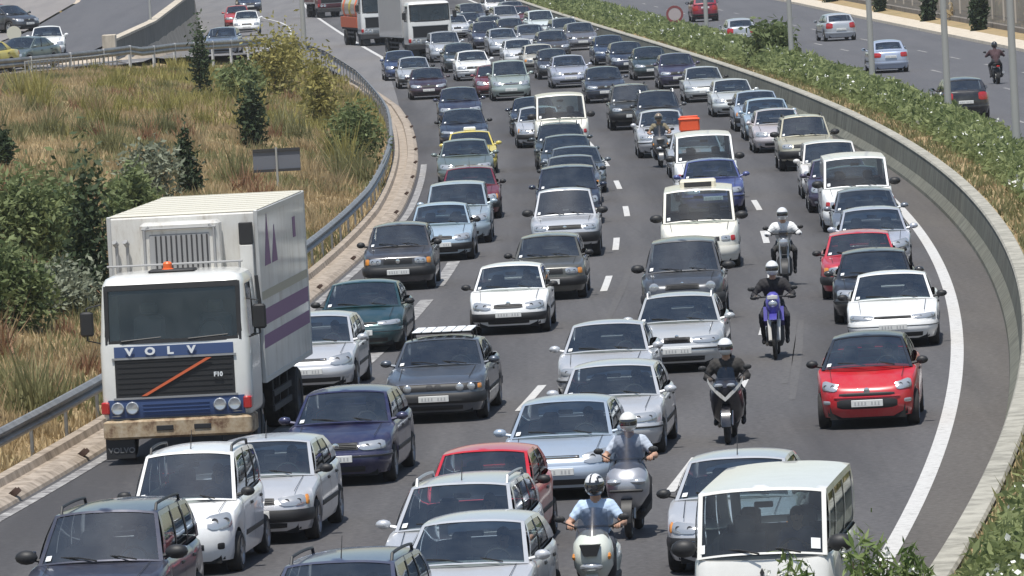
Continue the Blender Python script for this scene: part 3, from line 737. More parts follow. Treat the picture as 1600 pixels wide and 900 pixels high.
def build_model(p):
    M_GL = M_GLASSU if p.get('glass') == 'u' else M_GLASS
    """returns [(part name, mesh, painted?, parent index or None, label or None)]"""
    B = Body(p); parts = []
    def add(name, mb, mats, painted=False, par=None, label=None, **kw):
        if mb.v: parts.append((name, mb.mesh(name, mats, **kw), painted, par, 'stuff' if name in ('lettering', 'panel_gap') or (name == 'slat') else None)); return len(parts)-1
    L, w, H = p['L'], p['W']/2, p['H']
    mb = MB(); B.shell(mb); ibody = add('body', mb, [M_PAINT, M_BLACK], True, angle=42)
    # underbody
    u = MB(); u.box(.10, L-.10, -w+.22, w-.22, .17, .46); 
    for xw in B.xw: pass
    u.box(B.xw[0]+B.Ra+.05, B.xw[1]-B.Ra-.05, -w+.09, w-.09, .19, .44)
    u.box(.16, B.xw[0]-B.Ra-.02, -w*.78, w*.78, .22, .52); u.box(B.xw[1]+B.Ra+.02, L-.18, -w*.8, w*.8, .22, .55)
    add('underbody', u, M_UNDER, smooth=False)
    # ---- cabin
    xc, zc, xrf, xrr, xrb, zr = p['xc'], B.zs(p['xc'])-.01, p['xrf'], p['xrr'], p['xrb'], H-p.get('crown', .06)
    zd = p.get('zd', B.zs(xrb))-.01; wb = w-.082; wr = p.get('wrf', w*.74); wrr = p.get('wrr', wr); zrr = zr-p.get('rdrop', .03)
    wbr = wb-p.get('rtap', .05); cr = p.get('crown', .06); bowb, bowt = p.get('bow', .16), p.get('bow', .16)*.6
    V = Vector
    A0, A1 = V((xc, wb, zc)), V((xrf, wr, zr)); C0, C1 = V((xrb, wbr, zd)), V((xrr, wrr, zrr))
    fl = lambda q: V((q.x, -q.y, q.z))
    cab = MB(); glass = {}
    ccw = lambda u: 1-abs(2*u-1)**2
    def wbend(u, v): return V((-(bowb*(1-v)+bowt*v)*ccw(u), 0, cr*v*(1-abs(2*u-1)**2.6)+.045*(1-v)*(1-abs(2*u-1)**2.4)))
    def rbend(u, v): return V(((.10*(1-v)+.07*v)*ccw(u), 0, cr*v*(1-abs(2*u-1)**2.6)+.02*(1-v)*ccw(u)))
    def sbend(sg): return lambda u, v: V((0, sg*.035*4*v*(1-v), 0))
    def pane(name, quad, bend, us, vs, inset, off, nu=8, nv=5):
        """frame of cells around the window us x vs; the pane itself a separate part"""
        for (a, b) in ((0, us[0]), (us[0], us[1]), (us[1], 1)):
            for (c, d) in ((0, vs[0]), (vs[0], vs[1]), (vs[1], 1)):
                if (a, c) == (us[0], vs[0]) or b-a < 1e-6 or d-c < 1e-6: continue
                cab.grid(patch(*quad, nu=nu if b-a > .2 else 2, nv=nv if d-c > .3 else 1, bend=bend, u0=a, u1=b, v0=c, v1=d), 0)
        g = MB(); G = patch(*quad, nu=nu, nv=nv, bend=bend, u0=us[0], u1=us[1], v0=vs[0], v1=vs[1])
        G = [[q+off for q in r] for r in G]; g.grid(G); 
        return g
    gw = pane('windscreen', (fl(A0), A0, fl(A1), A1), wbend, (.035, .965), (.03, .955), 0, V((.008, 0, -.004)), nu=12)
    kwg = dict(angle=60)
    rear_open = p.get('rear_glass', True)
    gr = pane('rear_window', (C0, fl(C0), C1, fl(C1)), rbend, (.08, .92), (.12, .88), 0, V((-.008, 0, -.004))) if rear_open else None
    if not rear_open: cab.grid(patch(C0, fl(C0), C1, fl(C1), nu=8, nv=5, bend=rbend))
    # roof: rows from the windscreen top back to the rear-glass top
    RO = []
    nr = 9
    for i in range(nr+1):
        t = i/nr; ed = A1*(1-t)+C1*t; arch = p.get('arch', .035)*4*t*(1-t); row = []
        for k in range(13):
            u = k/12; q = fl(ed)*(1-u)+ed*u; c = ccw(u)
            row.append(q+V(((-bowt*(1-t)+.07*t)*c, 0, cr*(1-abs(2*u-1)**2.6)+arch*(.55+.45*c))))
        RO.append(row)
    cab.grid(RO, 0)
    # sides, windows split at the door pillars
    splits = p.get('side', [(.06,.46),(.50,.86)]); v0, v1 = .06, .90
    side_g = []
    for sg in (1, -1):
        a0, a1, c0, c1 = (A0, A1, C0, C1) if sg > 0 else tuple(fl(q) for q in (A0, A1, C0, C1))
        def Q(u, v):
            ed = a1*(1-u)+c1*u+V((0, 0, p.get('arch', .035)*4*u*(1-u)*.55)); bs = a0*(1-u)+c0*u; bs.z = (B.zs(bs.x)-.012) if 0 < u < 1 else bs.z
            bs.y = sg*(w-.082-(.05 if False else p.get('rtap', .05))*u)
            q = bs*(1-v)+ed*v; q.y += sg*.03*4*v*(1-v); return q
        us = [0]+[x for ab in splits for x in ab]+[1]
        def cells(ua, ub, va, vb, n=4, m=3): return [[Q(ua+(ub-ua)*i/n, va+(vb-va)*j/m) for j in range(m+1)] for i in range(n+1)]
        for k in range(len(us)-1):
            ua, ub = us[k], us[k+1]
            if k % 2 == 0: cab.grid(cells(ua, ub, 0, 1, 3, 5), 1 if (0 < k < len(us)-2 and p.get('black_b', True)) else 0)
            else:
                cab.grid(cells(ua, ub, 0, v0, 4, 1), 0); cab.grid(cells(ua, ub, v1, 1, 4, 1), 0)
                g = MB(); g.grid([[q-V((0, sg*.008, 0)) for q in r] for r in cells(ua, ub, v0, v1, 4, 4)]); side_g.append(g)
        if p.get('rails'):
            pass
    icab = add('roof', cab, [mat('black_roof_paint', (.02,.02,.023), .35, coat=.6) if p.get('roof_dark') else M_PAINT, M_BLACK], True, angle=44)
    add('windscreen', gw, M_GL, angle=60)
    if gr: add('rear_window', gr, M_GLASS, angle=60)
    for g in side_g: add('side_window', g, M_GLASS, angle=60)
    # cowl strip and wipers
    for y0 in (-.02, .55*w):
        wp = MB(); a = V((xc-.13, -y0-.0, zc+.055)); b = V((xc-.02+.05, -y0+.52*w+.02, zc+.10))
        wp.tube([a, (a+b)/2+V((-.01,0,.02)), b], .011, 5)
        add('wiper', wp, M_BLACK)
    # panel gaps
    sm = MB()
    for xd in p.get('doors', []):
        for sg in (1, -1):
            z0 = B.zb(xd)+.06; z1 = B.zs(xd)-.02; G = []
            for k in range(8):
                z = z0+(z1-z0)*k/7; s_ = B.side(xd)
                a = B.P(s_-.004, z); b = B.P(s_+.004, z); a.y *= 1; G.append([V((a.x, sg*(a.y+.0025), z)), V((b.x, sg*(b.y+.0025), z))])
            sm.grid(G)
    # bonnet shut lines along the deck
    hw = p.get('hoodw', .80)
    for sg in (1, -1):
        G = []
        for t in np.linspace(.06, .92, 9):
            x = .17+(xc-.17)*t; yy = (w-.075)*hw*(.93+.07*t); z = B.zs(x)+p.get('hood_crown', .045)*(1-(yy/(w-.075))**2.4)+.004
            G.append([V((x, sg*yy, z)), V((x, sg*(yy+.009), z))])
        sm.grid(G)
    add('panel_gap', sm, M_SEAM, smooth=False)
    # ---- front details
    F = p['front']
    for i, d in enumerate(F):
        kind = d[0]
        m = MB()
        if kind == 'lamp':    # s0,s1,z..: a pair
            _, s0, s1, a0, a1, b0, b1 = d
            for sg in (1, -1):
                m = MB(); q = (s0, s1, a0, a1, b0, b1) if sg > 0 else (-s1, -s0, b0, b1, a0, a1)
                B.wrap(m, q[0], q[1], q[2], q[3], q[4], q[5], off=.022, rnd=.35); il = add('headlight', m, M_LAMP)
                c = (s0+s1)/2; zz = (a0+a1+b0+b1)/4; r = min((a1-a0)*.26, (s1-s0)*.16)
                for dc in ((-.22, .22) if (s1-s0) > .26 else (0,)):
                    m2 = MB(); q = B.P(sg*(c+dc*(s1-s0)), zz); m2.lathe([(r, -.028), (r*.7, -.024), (.0, -.012)], q, 12, 'x'); add('reflector', m2, M_REFL, par=il)
        elif kind == 'round':  # yc, z, r : pairs of round lamps
            _, ys, z, r = d
            for y in ys:
                for sg in (1, -1):
                    m = MB(); q = B.P(sg*y, z); m.lathe([(r*1.15, .03), (r*1.15, -.022), (r, -.03), (r*.6, -.036), (0, -.04)], q, 14, 'x'); add('headlight', m, M_LAMP)
        elif kind in ('grille', 'intake', 'black'):
            _, s1, z0, z1 = d[:4]; rn = d[4] if len(d) > 4 else .25
            B.wrap(m, -s1, s1, z0, z1, off=.012, nu=12, mi=0, rnd=rn); ig = add('grille' if kind == 'grille' else 'air_intake', m, M_BLACK)
            if kind == 'grille':
                m2 = MB(); n = d[5] if len(d) > 5 else 3
                for k in range(n):
                    z = z0+(z1-z0)*(k+1)/(n+1); B.wrap(m2, -s1*.92, s1*.92, z-.007, z+.007, off=.022, nu=10, nv=2)
                add('slat', m2, MATS[d[6]] if len(d) > 6 else M_DGREY, par=ig)
        elif kind == 'patch':  # name, material, s0,s1,z0,z1,off  pair
            _, nm, mt, s0, s1, z0, z1, off = d
            for sg in (1, -1):
                m = MB(); B.wrap(m, *((s0, s1) if sg > 0 else (-s1, -s0)), z0, z1, off=off, rnd=.3); add(nm, m, MATS[mt] if mt != 'paint' else M_PAINT, mt == 'paint')
        elif kind == 'strip':  # full-width strip: s extent, z0,z1, material, off, name
            _, nm, mt, s1, z0, z1, off = d
            B.wrap(m, -s1, s1, z0, z1, off=off, nu=26); add(nm, m, MATS[mt] if mt != 'paint' else M_PAINT, mt == 'paint')
        elif kind == 'badge':
            _, z, r = d; q = B.P(0, z); m.lathe([(r, -.012), (r, -.024), (r*.6, -.028), (0, -.028)], q, 12, 'x'); add('badge', m, M_CHROME)
    # number plates
    for rear in (False, True):
        z = p.get('plate_r' if rear else 'plate', .42); q = B.P(0.0, z, rear); sg = 1 if rear else -1; x0 = q.x+sg*p.get('plate_off', .05)
        m = MB(); m.box(min(x0, x0-sg*.03), max(x0, x0-sg*.03), -.26, .26, z-.056, z+.056, 0, .006); ip = add('number_plate', m, M_PLATE)
        m = MB()
        for k, y in enumerate((-.19,-.135,-.08,.03,.085,.14,.195)): m.box(min(x0+sg*.002, x0+sg*.004), max(x0+sg*.002, x0+sg*.004), y-.013, y+.013, z-.026, z+.026)
        add('lettering', m, M_CHAR, par=ip, smooth=False)
    # tail lamps, rear bumper
    zt = B.zs(L)-.02; tl = p.get('tail', (.16, zt-.16))
    for sg in (1, -1):
        m = MB(); s0 = w*.52; s1 = w*1.02; B.wrap(m, *((s0, s1) if sg > 0 else (-s1, -s0)), tl[1], tl[1]+tl[0], off=.018, rear=True, rnd=.3); add('tail_light', m, M_REDL)
    if p.get('rear_bumper', True):
        m = MB(); B.wrap(m, -w*1.25, w*1.25, .36, .50, off=.03, nu=20, rear=True); add('rear_bumper', m, M_BLACK if p.get('bumper_black') else M_PAINT, not p.get('bumper_black'))
    # side mouldings, handles
    m = MB(); 
    if p.get('mould', True):
        x0, x1 = B.xw[0]+B.Ra+.06, B.xw[1]-B.Ra-.06; zm = p.get('zm', .50)
        for sg in (1, -1):
            m = MB(); B.wrap(m, *((B.side(x0), B.side(x1)) if sg > 0 else (-B.side(x1), -B.side(x0))), zm-.035, zm+.035, off=.014, nu=10, nv=2)
            add('side_moulding', m, M_BLACK)
    for xh in p.get('handles', []):
        for sg in (1, -1):
            m = MB(); s_ = B.side(xh); z = B.zs(xh)-.14; B.wrap(m, *((s_, s_+.16) if sg > 0 else (-s_-.16, -s_)), z-.02, z+.02, off=.03, nu=4, nv=2); add('door_handle', m, M_BLACK)
    # mirrors
    for sg in (1, -1):
        m = MB(); c = A0*.86+A1*.14; cx, cy, cz = c.x+.02, w+.07, c.z+.03+p.get('mir_z', 0)
        a = MB(); k = p.get('mir', .88)
        cy = sg*cy; a.ball((cx, cy, cz), (.085*k, .115*k, .078*k), 12); a.tube([(cx, sg*(w-.10), cz-.05), (cx, cy-sg*.03, cz-.02)], .028, 6)
        mm = add('wing_mirror', a, M_BLACK if p.get('mir_black') else M_PAINT, not p.get('mir_black'))
        g = MB(); g.box(cx+.076*k, cx+.09*k, cy-.085*k, cy+.085*k, cz-.055*k, cz+.055*k, 0, .01); add('mirror_glass', g, M_MIRG, par=mm)
    # wheels
    r = p['wr']; tw = p.get('tw', .19)
    ty = MB(); ty.lathe([(r*.62, -tw/2), (r*.9, -tw/2-.004), (r*.975, -tw/2+.02), (r, -tw/2+.05), (r, tw/2-.05), (r*.975, tw/2-.02), (r*.9, tw/2+.004), (r*.62, tw/2)], (0,0,0), 28, 'y')
    tyme = ty.mesh('tyre', M_TYRE, angle=30)
    ri = MB(); ri.lathe([(r*.64, -tw/2+.004), (r*.64, -tw/2+.05), (r*.60, -tw/2+.06)], (0,0,0), 24, 'y'); ri.lathe([(r*.66, -tw/2-.006), (r*.60, -tw/2+.02)], (0,0,0), 24, 'y')
    ns = p.get('spokes', 5)
    for k in range(ns):
        t = 2*math.pi*k/ns; d = V((math.cos(t), 0, math.sin(t))); q = V((-math.sin(t), 0, math.cos(t))); hw_ = r*.11*5/ns
        vs = []
        for rr, ww, dy in ((.10*r, hw_*.9, -tw/2+.01), (.62*r, hw_*1.3, -tw/2+.004)):
            for sgn in (-1, 1): vs += [d*rr+q*ww*sgn+V((0, dy, 0)), d*rr+q*ww*sgn+V((0, dy+.03, 0))]
        ri.add(vs, [(0,2,6,4),(1,5,7,3),(0,4,5,1),(2,3,7,6),(4,6,7,5)])
    ri.lathe([(r*.16, -tw/2+.05), (r*.16, -tw/2-.004), (0, -tw/2-.008)], (0,0,0), 14, 'y'); 
    rime = ri.mesh('rim', M_RIM, angle=30)
    hb = MB(); hb.lathe([(r*.62, -tw/2+.055), (0, -tw/2+.055)], (0,0,0), 20, 'y'); hb.lathe([(r*.62, tw/2-.03), (0, tw/2-.03)], (0,0,0), 20, 'y'); hbme = hb.mesh('brake_disc', M_RIMD)
    wheels = []
    for xw in B.xw:
        for sg in (1, -1): wheels.append((xw, -sg*(w-tw/2-.015), r-.004, 0 if sg > 0 else math.pi))
    # interior
    it = MB(); bz = B.zs(xc)
    it.box(xc-.05, xc+.42, -w+.16, w-.16, .5, bz-.05, 0, .05)
    it.lathe([(.17, -.012), (.185, 0), (.17, .012), (.155, 0), (.17, -.012)], (xc+.50, -w*.38, bz-.02), 16, 'x'); it.tube([(xc+.35, -w*.38, bz-.1), (xc+.5, -w*.38, bz-.02)], .03, 6)
    add('dashboard', it, M_DASH)
    rows_ = p.get('seat_rows', [xc+1.12, xc+2.07])
    for k, sx in enumerate(rows_):
        zt_ = min(bz+.02+p.get('seat_up', 0), H-.42)
        for y, ww in (((-.38*w, .25), (.38*w, .25)) if k == 0 else ((0, w-.22),)):
            it = MB(); it.prism([(sx-.46, .40), (sx-.46, .54), (sx-.06, .52), (sx+.08, zt_), (sx+.20, zt_), (sx+.12, .40)], y-ww, y+ww)
            for yy in ((y,) if k == 0 else (-.40*w, .40*w)): it.box(sx+.09, sx+.20, yy-.12, yy+.12, zt_-.03, zt_+.20, 0, .04)
            add('seat' if k == 0 else 'rear_bench', it, M_SEAT)
    it = MB(); it.box(xrf+.10, xrf+.13, -.11, .11, H-.24, H-.17, 0, .012); add('rear_view_mirror', it, M_DASH)
    if p.get('sticker', True):
        def wq(u, v): return (fl(A0)*(1-u)+A0*u)*(1-v)+(fl(A1)*(1-u)+A1*u)*v+wbend(u, v)
        for (u0, u1, v0_, v1_) in p.get('stickers', [(.90,.945,.07,.17)]):
            m = MB(); m.grid([[wq(u, v)+V((-.004, 0, .006)) for v in (v0_, (v0_+v1_)/2, v1_)] for u in (u0, (u0+u1)/2, u1)]); add('sticker', m, M_PAPER)
    # roof rails / antenna
    if p.get('rails'):
        for sg in (1, -1):
            m = MB(); a = A1*.93+C1*.07; b = A1*.10+C1*.90; off = V((0, 0, .02+p.get('arch',.035)*.4)); y = sg*(wr-.05)
            zc_ = cr*.28
            P0 = V((a.x, y, a.z+zc_)); P1 = V((b.x, y, b.z+zc_)); up = V((0, 0, .075)); n_ = 8
            pts = [P0+V((0,0,-.02))]+[P0*(1-t)+P1*t+up+V((0,0,p.get('arch',.035)*4*t*(1-t)*.6)) for t in np.linspace(.05, .95, n_)]+[P1+V((0,0,-.02))]
            m.tube(pts, .02, 6); add('roof_rail', m, M_BLACK if p['rails'] == 1 else M_RIM)
    if p.get('antenna'):
        m = MB(); q = RO[1][6]; m.tube([q, q+V((.16, 0, .26))], [.008, .004], 5); add('antenna', m, M_BLACK)
    for ex in p.get('extra', []): ex(B, add, dict(A0=A0, A1=A1, C0=C0, C1=C1, RO=RO, w=w, H=H))
    return dict(RO=[q for r_ in RO for q in r_], parts=parts, wheels=wheels, tyre=tyme, rim=rime, disc=hbme, p=p, grids=dict(A1=A1, C1=C1))

def diamonds(B, add, d):
    q = B.P(0, .98); s = .05
    for dy, dz in ((0, s*.9), (-s*.78, -s*.45), (s*.78, -s*.45)):
        m = MB(); m.prism([(dy, q.z+dz+s), (dy+s*.5, q.z+dz), (dy, q.z+dz-s), (dy-s*.5, q.z+dz)] if dy == 0 else [(dy+s*.87*sg, q.z+dz+s*.5*sg2) for sg, sg2 in ((-1, -1 if dy > 0 else 1), (0, -1.2), (1, 1 if dy > 0 else -1), (0, 1.2))], q.x-.03, q.x+.02, axis='x'); add('emblem_diamond', m, M_DGREY, smooth=False)
def rack(B, add, d):
    RO = d['RO']; z = max(v.z for v in RO[4])+.06
    for t in (2, 7):
        m = MB(); e = RO[t]; m.tube([(e[1].x, e[1].y, e[1].z-.02), (e[1].x, e[1].y, z), (e[1].x, -e[1].y, z), (e[1].x, -e[1].y, e[1].z-.02)], .018, 6); add('roof_bar', m, M_BLACK)
    for y in np.linspace(-.44, .44, 6):
        m = MB(); m.box(RO[1][6].x, RO[8][6].x+.1, y-.078, y+.078, z+.02, z+.05, 0, .01); add('rack_slat', m, M_PAPER)
def hatchbox(B, add, d):
    RO = d['RO']; e = RO[4]; z = max(v.z for v in RO[5]); x = e[6].x
    m = MB(); m.box(x-.5, x+.6, -.42, .42, z-.06, z+.16, 0, .04); i = add('roof_hatch', m, mat('hatch_cream', (.62,.58,.46), .6))
    m = MB(); m.box(x-.515, x-.49, -.32, .32, z+.0, z+.12, 0, .01); add('hatch_opening', m, M_BLACK, par=i)
def taxisign(B, add, d):
    e = d['RO'][3][6]; m = MB(); m.box(e.x-.06, e.x+.06, -.2, .2, e.z-.01, e.z+.12, 0, .03); add('roof_sign', m, M_PAPER)
MODELS = {}
def Body_zs(p): return float(np.interp(p['xc'], [a for a, b in p['zs']], [b for a, b in p['zs']]))
def place_model(model, root, color):
    objs = []
    for name, me, painted, par, label in model['parts']:
        o = link(name, me, objs[par] if par is not None else root, color=color if painted else None, kind=label)
        objs.append(o)
    for (x, y, z, rz) in model['wheels']:
        t = link('tyre', model['tyre'], root, (x, y, z), rz); link('rim', model['rim'], t); link('brake_disc', model['disc'], t)
def car(kind, px, py, color, label, name='car', cat='car', group='cars queuing towards the camera', rear=False, dhead=0.0, pos=None, head=None, zoff=0.0, top=None):
    zsc = 1.0
    if top is not None:
        def trow(py, zs_):
            p = at(px, py); a = math.atan2(1, slope(p.y)); t = []
            for q in MODELS[kind]['RO']:
                w_ = Rm.transposed() @ (Vector((p.x+q.x*math.cos(a)-q.y*math.sin(a), p.y+q.x*math.sin(a)+q.y*math.cos(a), q.z*zs_))-Vector((0,0,CAMH))); t.append(450+FPX*w_.y/w_.z)
            return min(t)
        s_ = FPX/at(px, py).y; e_ = top-trow(py, 1); zsc = min(1.03, max(.94, 1-.7*e_/(MODELS[kind]['p']['H']*s_)))
        for _ in range(4): py += max(-14, min(22, top-trow(py, zsc)))*.9
    p = pos if pos is not None else at(px, py, zoff)
    k = slope(p.y) if head is None else head
    a = math.atan2(1, k)+dhead+(math.pi if rear else 0)
    o = link(name, None, loc=p, rotz=a, label=label, cat=cat, group=group); o.empty_display_size = .3
    if rear:   # given pixel is the tail: shift the nose forward
        L = MODELS[kind]['p']['L']; o.location = p+Vector((math.cos(a), math.sin(a), 0))*(-L)
    o.scale = (1+.03*math.sin(len(CARS)*2.3), 1+.02*math.sin(len(CARS)*3.7+1), zsc)
    if pos is None and not rear: o.rotation_euler[2] += float(np.interp(p.y, [300, 400, 480], [0, .05, .10]))
    place_model(MODELS[kind], o, color)
    CARS.append((name, label, Vector(o.location), a, MODELS[kind]['p']['L'], MODELS[kind]['p']['W'], o, kind))
    return o
CARS = []
def mk(base, **kw): d = dict(base); d.update(kw); return d
HATCH_S = dict(L=3.75, W=1.62, H=1.43, wr=.285, fo=.70, wb=2.44, n=5.2, zs=[(0,.66),(.25,.74),(.92,.92),(2.2,.93),(3.75,.97)], xc=.92, xrf=1.66, xrr=3.05, xrb=3.62,
    side=[(.07,.50),(.54,.84)], doors=[1.05,2.35], handles=[2.1], plate=.44, plate_r=.7, tail=(.26,.70), mir_black=True, mould=True, bow=.17,
    front=[('lamp',.36,.80,.54,.69,.56,.72),('grille',.30,.57,.66,.3,1),('strip','bumper','black_plastic',1.02,.30,.47,.03),('intake',.42,.24,.31,.2),('badge',.67,.05)])
HATCH = dict(L=4.15, W=1.72, H=1.45, wr=.305, fo=.80, wb=2.52, n=6.0, zs=[(0,.68),(.28,.77),(1.1,.95),(2.5,.97),(4.15,1.0)], xc=1.08, xrf=1.86, xrr=3.35, xrb=3.98,
    side=[(.06,.42),(.45,.78)], doors=[1.2,2.2,3.05], handles=[1.95,2.85], plate=.46, plate_r=.62, tail=(.28,.68), bow=.16,
    front=[('lamp',.38,.86,.57,.71,.59,.75),('grille',.33,.60,.70,.2,2),('strip','bumper','paint',1.15,.36,.53,.028),('intake',.50,.26,.35,.2),('patch','fog_light','headlamp',.62,.74,.28,.34,.015),('badge',.66,.055)])
SEDAN = dict(L=4.42, W=1.71, H=1.42, wr=.305, fo=.84, wb=2.56, n=6.2, zs=[(0,.66),(.3,.75),(1.18,.93),(2.6,.95),(3.6,.99),(4.42,.93)], xc=1.16, xrf=1.96, xrr=2.98, xrb=3.62, zd=.99,
    side=[(.07,.44),(.47,.83)], doors=[1.28,2.3,3.2], handles=[2.05,3.0], plate=.44, plate_r=.72, tail=(.2,.70), bow=.16,
    front=[('lamp',.36,.88,.55,.68,.57,.71),('grille',.31,.57,.67,.2,2),('strip','bumper','paint',1.15,.35,.51,.028),('intake',.52,.25,.34,.2),('badge',.66,.05)])
OLD = dict(L=4.68, W=1.74, H=1.41, wr=.31, fo=.82, wb=2.74, n=7.5, zs=[(0,.72),(.2,.78),(1.42,.94),(2.8,.95),(3.9,.98),(4.68,.95)], xc=1.40, xrf=2.02, xrr=3.25, xrb=3.92, zd=.98, hood_crown=.03,
    side=[(.07,.46),(.49,.84)], doors=[1.5,2.5,3.4], handles=[2.25,3.15], plate=.45, plate_off=.085, plate_r=.74, tail=(.18,.72), bow=.10, bumper_black=True, mir_black=False,
    rings=[(0,.05,.09,.07),(.15,.015,.03,.03),(.40,0,0,0),(.6,.0,.012,.01),(.8,.012,.03,.03),(.93,.024,.05,.05),(1,.06,.09,.09)],
    front=[('black',.78,.585,.70,.0),('round',[.46,.66],.642,.062),('patch','kidney_grille','dark_grey_plastic',.02,.13,.60,.69,.022),('patch','turn_signal','amber_lens',.80,.96,.60,.69,.015),('strip','bumper','black_plastic',1.2,.36,.54,.045),('strip','chrome_trim','chrome',.95,.705,.72,.014),('intake',.5,.24,.32,.1)], extra=[rack])
BOXY = dict(L=3.98, W=1.66, H=1.42, wr=.29, fo=.75, wb=2.47, n=8, zs=[(0,.76),(.15,.80),(1.05,.93),(2.4,.94),(3.98,.97)], xc=1.02, xrf=1.56, xrr=3.3, xrb=3.84, hood_crown=.025,
    side=[(.07,.44),(.47,.82)], doors=[1.15,2.15,3.0], handles=[1.9,2.75], plate=.43, plate_off=.09, plate_r=.66, tail=(.2,.72), bow=.09, bumper_black=True, mir_black=True,
    rings=[(0,.05,.09,.07),(.15,.015,.03,.03),(.40,0,0,0),(.6,.0,.012,.01),(.8,.012,.02,.02),(.93,.024,.03,.03),(1,.06,.06,.07)],
    front=[('black',.34,.60,.73,.0),('lamp',.40,.68,.60,.73,.60,.73),('patch','turn_signal','amber_lens',.69,.84,.60,.73,.015),('strip','bumper','black_plastic',1.15,.34,.53,.05),('badge',.665,.05)])
WAGON = mk(SEDAN, L=4.45, H=1.50, zs=[(0,.66),(.3,.75),(1.18,.93),(2.6,.96),(4.45,1.0)], xrr=3.98, xrb=4.32, zd=1.0, rails=2, side=[(.06,.36),(.39,.66),(.69,.93)], rear_glass=True, rdrop=.05, antenna=True)
SUV = dict(L=4.05, W=1.72, H=1.72, wr=.345, gap=.07, fo=.78, wb=2.48, n=6.5, sill=.33, chin=.34, zs=[(0,.86),(.2,.94),(1.12,1.08),(2.5,1.09),(4.05,1.12)], xc=1.06, xrf=1.64, xrr=3.7, xrb=3.98, hood_crown=.035,
    side=[(.06,.36),(.39,.68),(.72,.94)], doors=[1.25,2.15,3.0], handles=[1.95,2.8], plate=.56, plate_off=.09, plate_r=.9, tail=(.34,.72), bow=.10, mir_black=True, mir=1.25, rails=1, seat_up=.1, zm=.62, tw=.22, bumper_black=True,
    front=[('lamp',.46,.80,.74,.87,.74,.88),('grille',.42,.75,.86,.1,3),('strip','bumper','black_plastic',1.2,.42,.66,.05),('intake',.5,.46,.55,.1),('badge',.80,.05)])
MPV = dict(L=3.5, W=1.60, H=1.66, wr=.285, fo=.66, wb=2.36, n=5.6, zs=[(0,.78),(.22,.86),(.84,1.0),(2.2,1.02),(3.5,1.06)], xc=.80, xrf=1.40, xrr=3.10, xrb=3.42, hood_crown=.04, wrf=.62,
    side=[(.06,.40),(.44,.74),(.78,.95)], doors=[.95,1.85,2.7], handles=[1.6,2.5], plate=.46, plate_r=.7, tail=(.4,.80), bow=.15, mir_black=True, rails=1, arch=.05, seat_up=.08, antenna=True,
    front=[('lamp',.42,.84,.64,.84,.66,.88),('grille',.28,.66,.76,.2,3,'chrome'),('intake',.36,.36,.45,.15),('patch','fog_light','black_plastic',.55,.66,.37,.46,.012),('badge',.71,.045)])
SMART = dict(L=3.75, W=1.68, H=1.45, wr=.30, fo=.66, wb=2.5, n=5.0, zs=[(0,.70),(.2,.80),(.75,.97),(2.2,1.0),(3.75,1.05)], xc=.72, xrf=1.62, xrr=2.95, xrb=3.60, wrf=.58, roof_dark=True,
    side=[(.05,.44),(.48,.84)], doors=[.95,1.95,2.85], handles=[1.7,2.6], plate=.43, plate_r=.62, tail=(.26,.74), bow=.22, mir_black=True, mould=False,
    front=[('lamp',.50,.84,.62,.75,.66,.80),('intake',.46,.55,.60,.35),('intake',.50,.34,.50,.4),('patch','fog_light','headlamp',.62,.80,.42,.48,.014),('strip','lip','paint',.55,.515,.54,.022),('badge',.635,.05)])
VANL = dict(L=4.4, W=1.66, H=1.95, wr=.30, fo=.62, wb=2.3, n=11, zs=[(0,1.16),(.1,1.19),(.3,1.2),(4.4,1.2)], xc=.20, xrf=.60, xrr=4.1, xrb=4.34, zd=1.2, hood_crown=.01, wrf=.735, wrr=.735, crown=.05, arch=.015, rdrop=.0, rtap=.02, hoodw=.6, glass='u',
    rings=[(0,.04,.06,.07),(.1,.012,.01,.02),(.25,0,0,0),(.45,.0,.02,.01),(.7,.01,.07,.02),(.93,.02,.125,.03),(1,.05,.15,.05)],
    side=[(.05,.25),(.28,.60),(.63,.95)], doors=[.95,1.2,2.4], handles=[1.15], plate=.46, plate_off=.08, plate_r=.8, tail=(.3,.8), bow=.09, mir_black=True, mir=1.35, seat_rows=[1.35,2.4], seat_up=.15, zm=.62, stickers=[(.94,.975,.07,.2),(.05,.12,.08,.24)][::-1], black_b=False,
    extra=[diamonds], front=[('lamp',.46,.74,.72,.86,.72,.86),('strip','bumper','black_plastic',.95,.36,.56,.04),('black',.4,.74,.83,.0)])
VANT = dict(L=4.75, W=1.84, H=1.94, wr=.32, fo=.88, wb=2.92, n=7, zs=[(0,.86),(.15,.93),(.75,1.16),(2,1.17),(4.75,1.17)], xc=.72, xrf=1.32, xrr=4.55, xrb=4.70, zd=1.17, hood_crown=.03, wrf=.79, wrr=.79, crown=.06, arch=.015, rdrop=0, rtap=.02, glass='u',
    rings=[(0,.04,.06,.07),(.12,.012,.01,.02),(.3,0,0,0),(.5,.0,.01,.01),(.75,.01,.03,.02),(.93,.02,.06,.03),(1,.05,.09,.05)],
    side=[(.05,.26),(.29,.62),(.65,.96)], doors=[1.0,1.7,2.9], handles=[1.5], plate=.50, plate_off=.08, plate_r=.8, tail=(.4,.8), bow=.10, mir_black=True, mir=1.35, seat_rows=[2.0,3.1], seat_up=.12, zm=.6, black_b=False,
    front=[('grille',.46,.70,.80,.0,2),('lamp',.50,.72,.69,.82,.69,.82),('patch','turn_signal','red_lens',.74,.90,.69,.82,.015),('strip','bumper','paint',1.2,.34,.56,.035),('intake',.45,.40,.48,.05),('badge',.75,.06)])
VANH = mk(VANT, H=2.1, wrf=.80, wrr=.80, L=5.0, xrr=4.85, xrb=4.96)
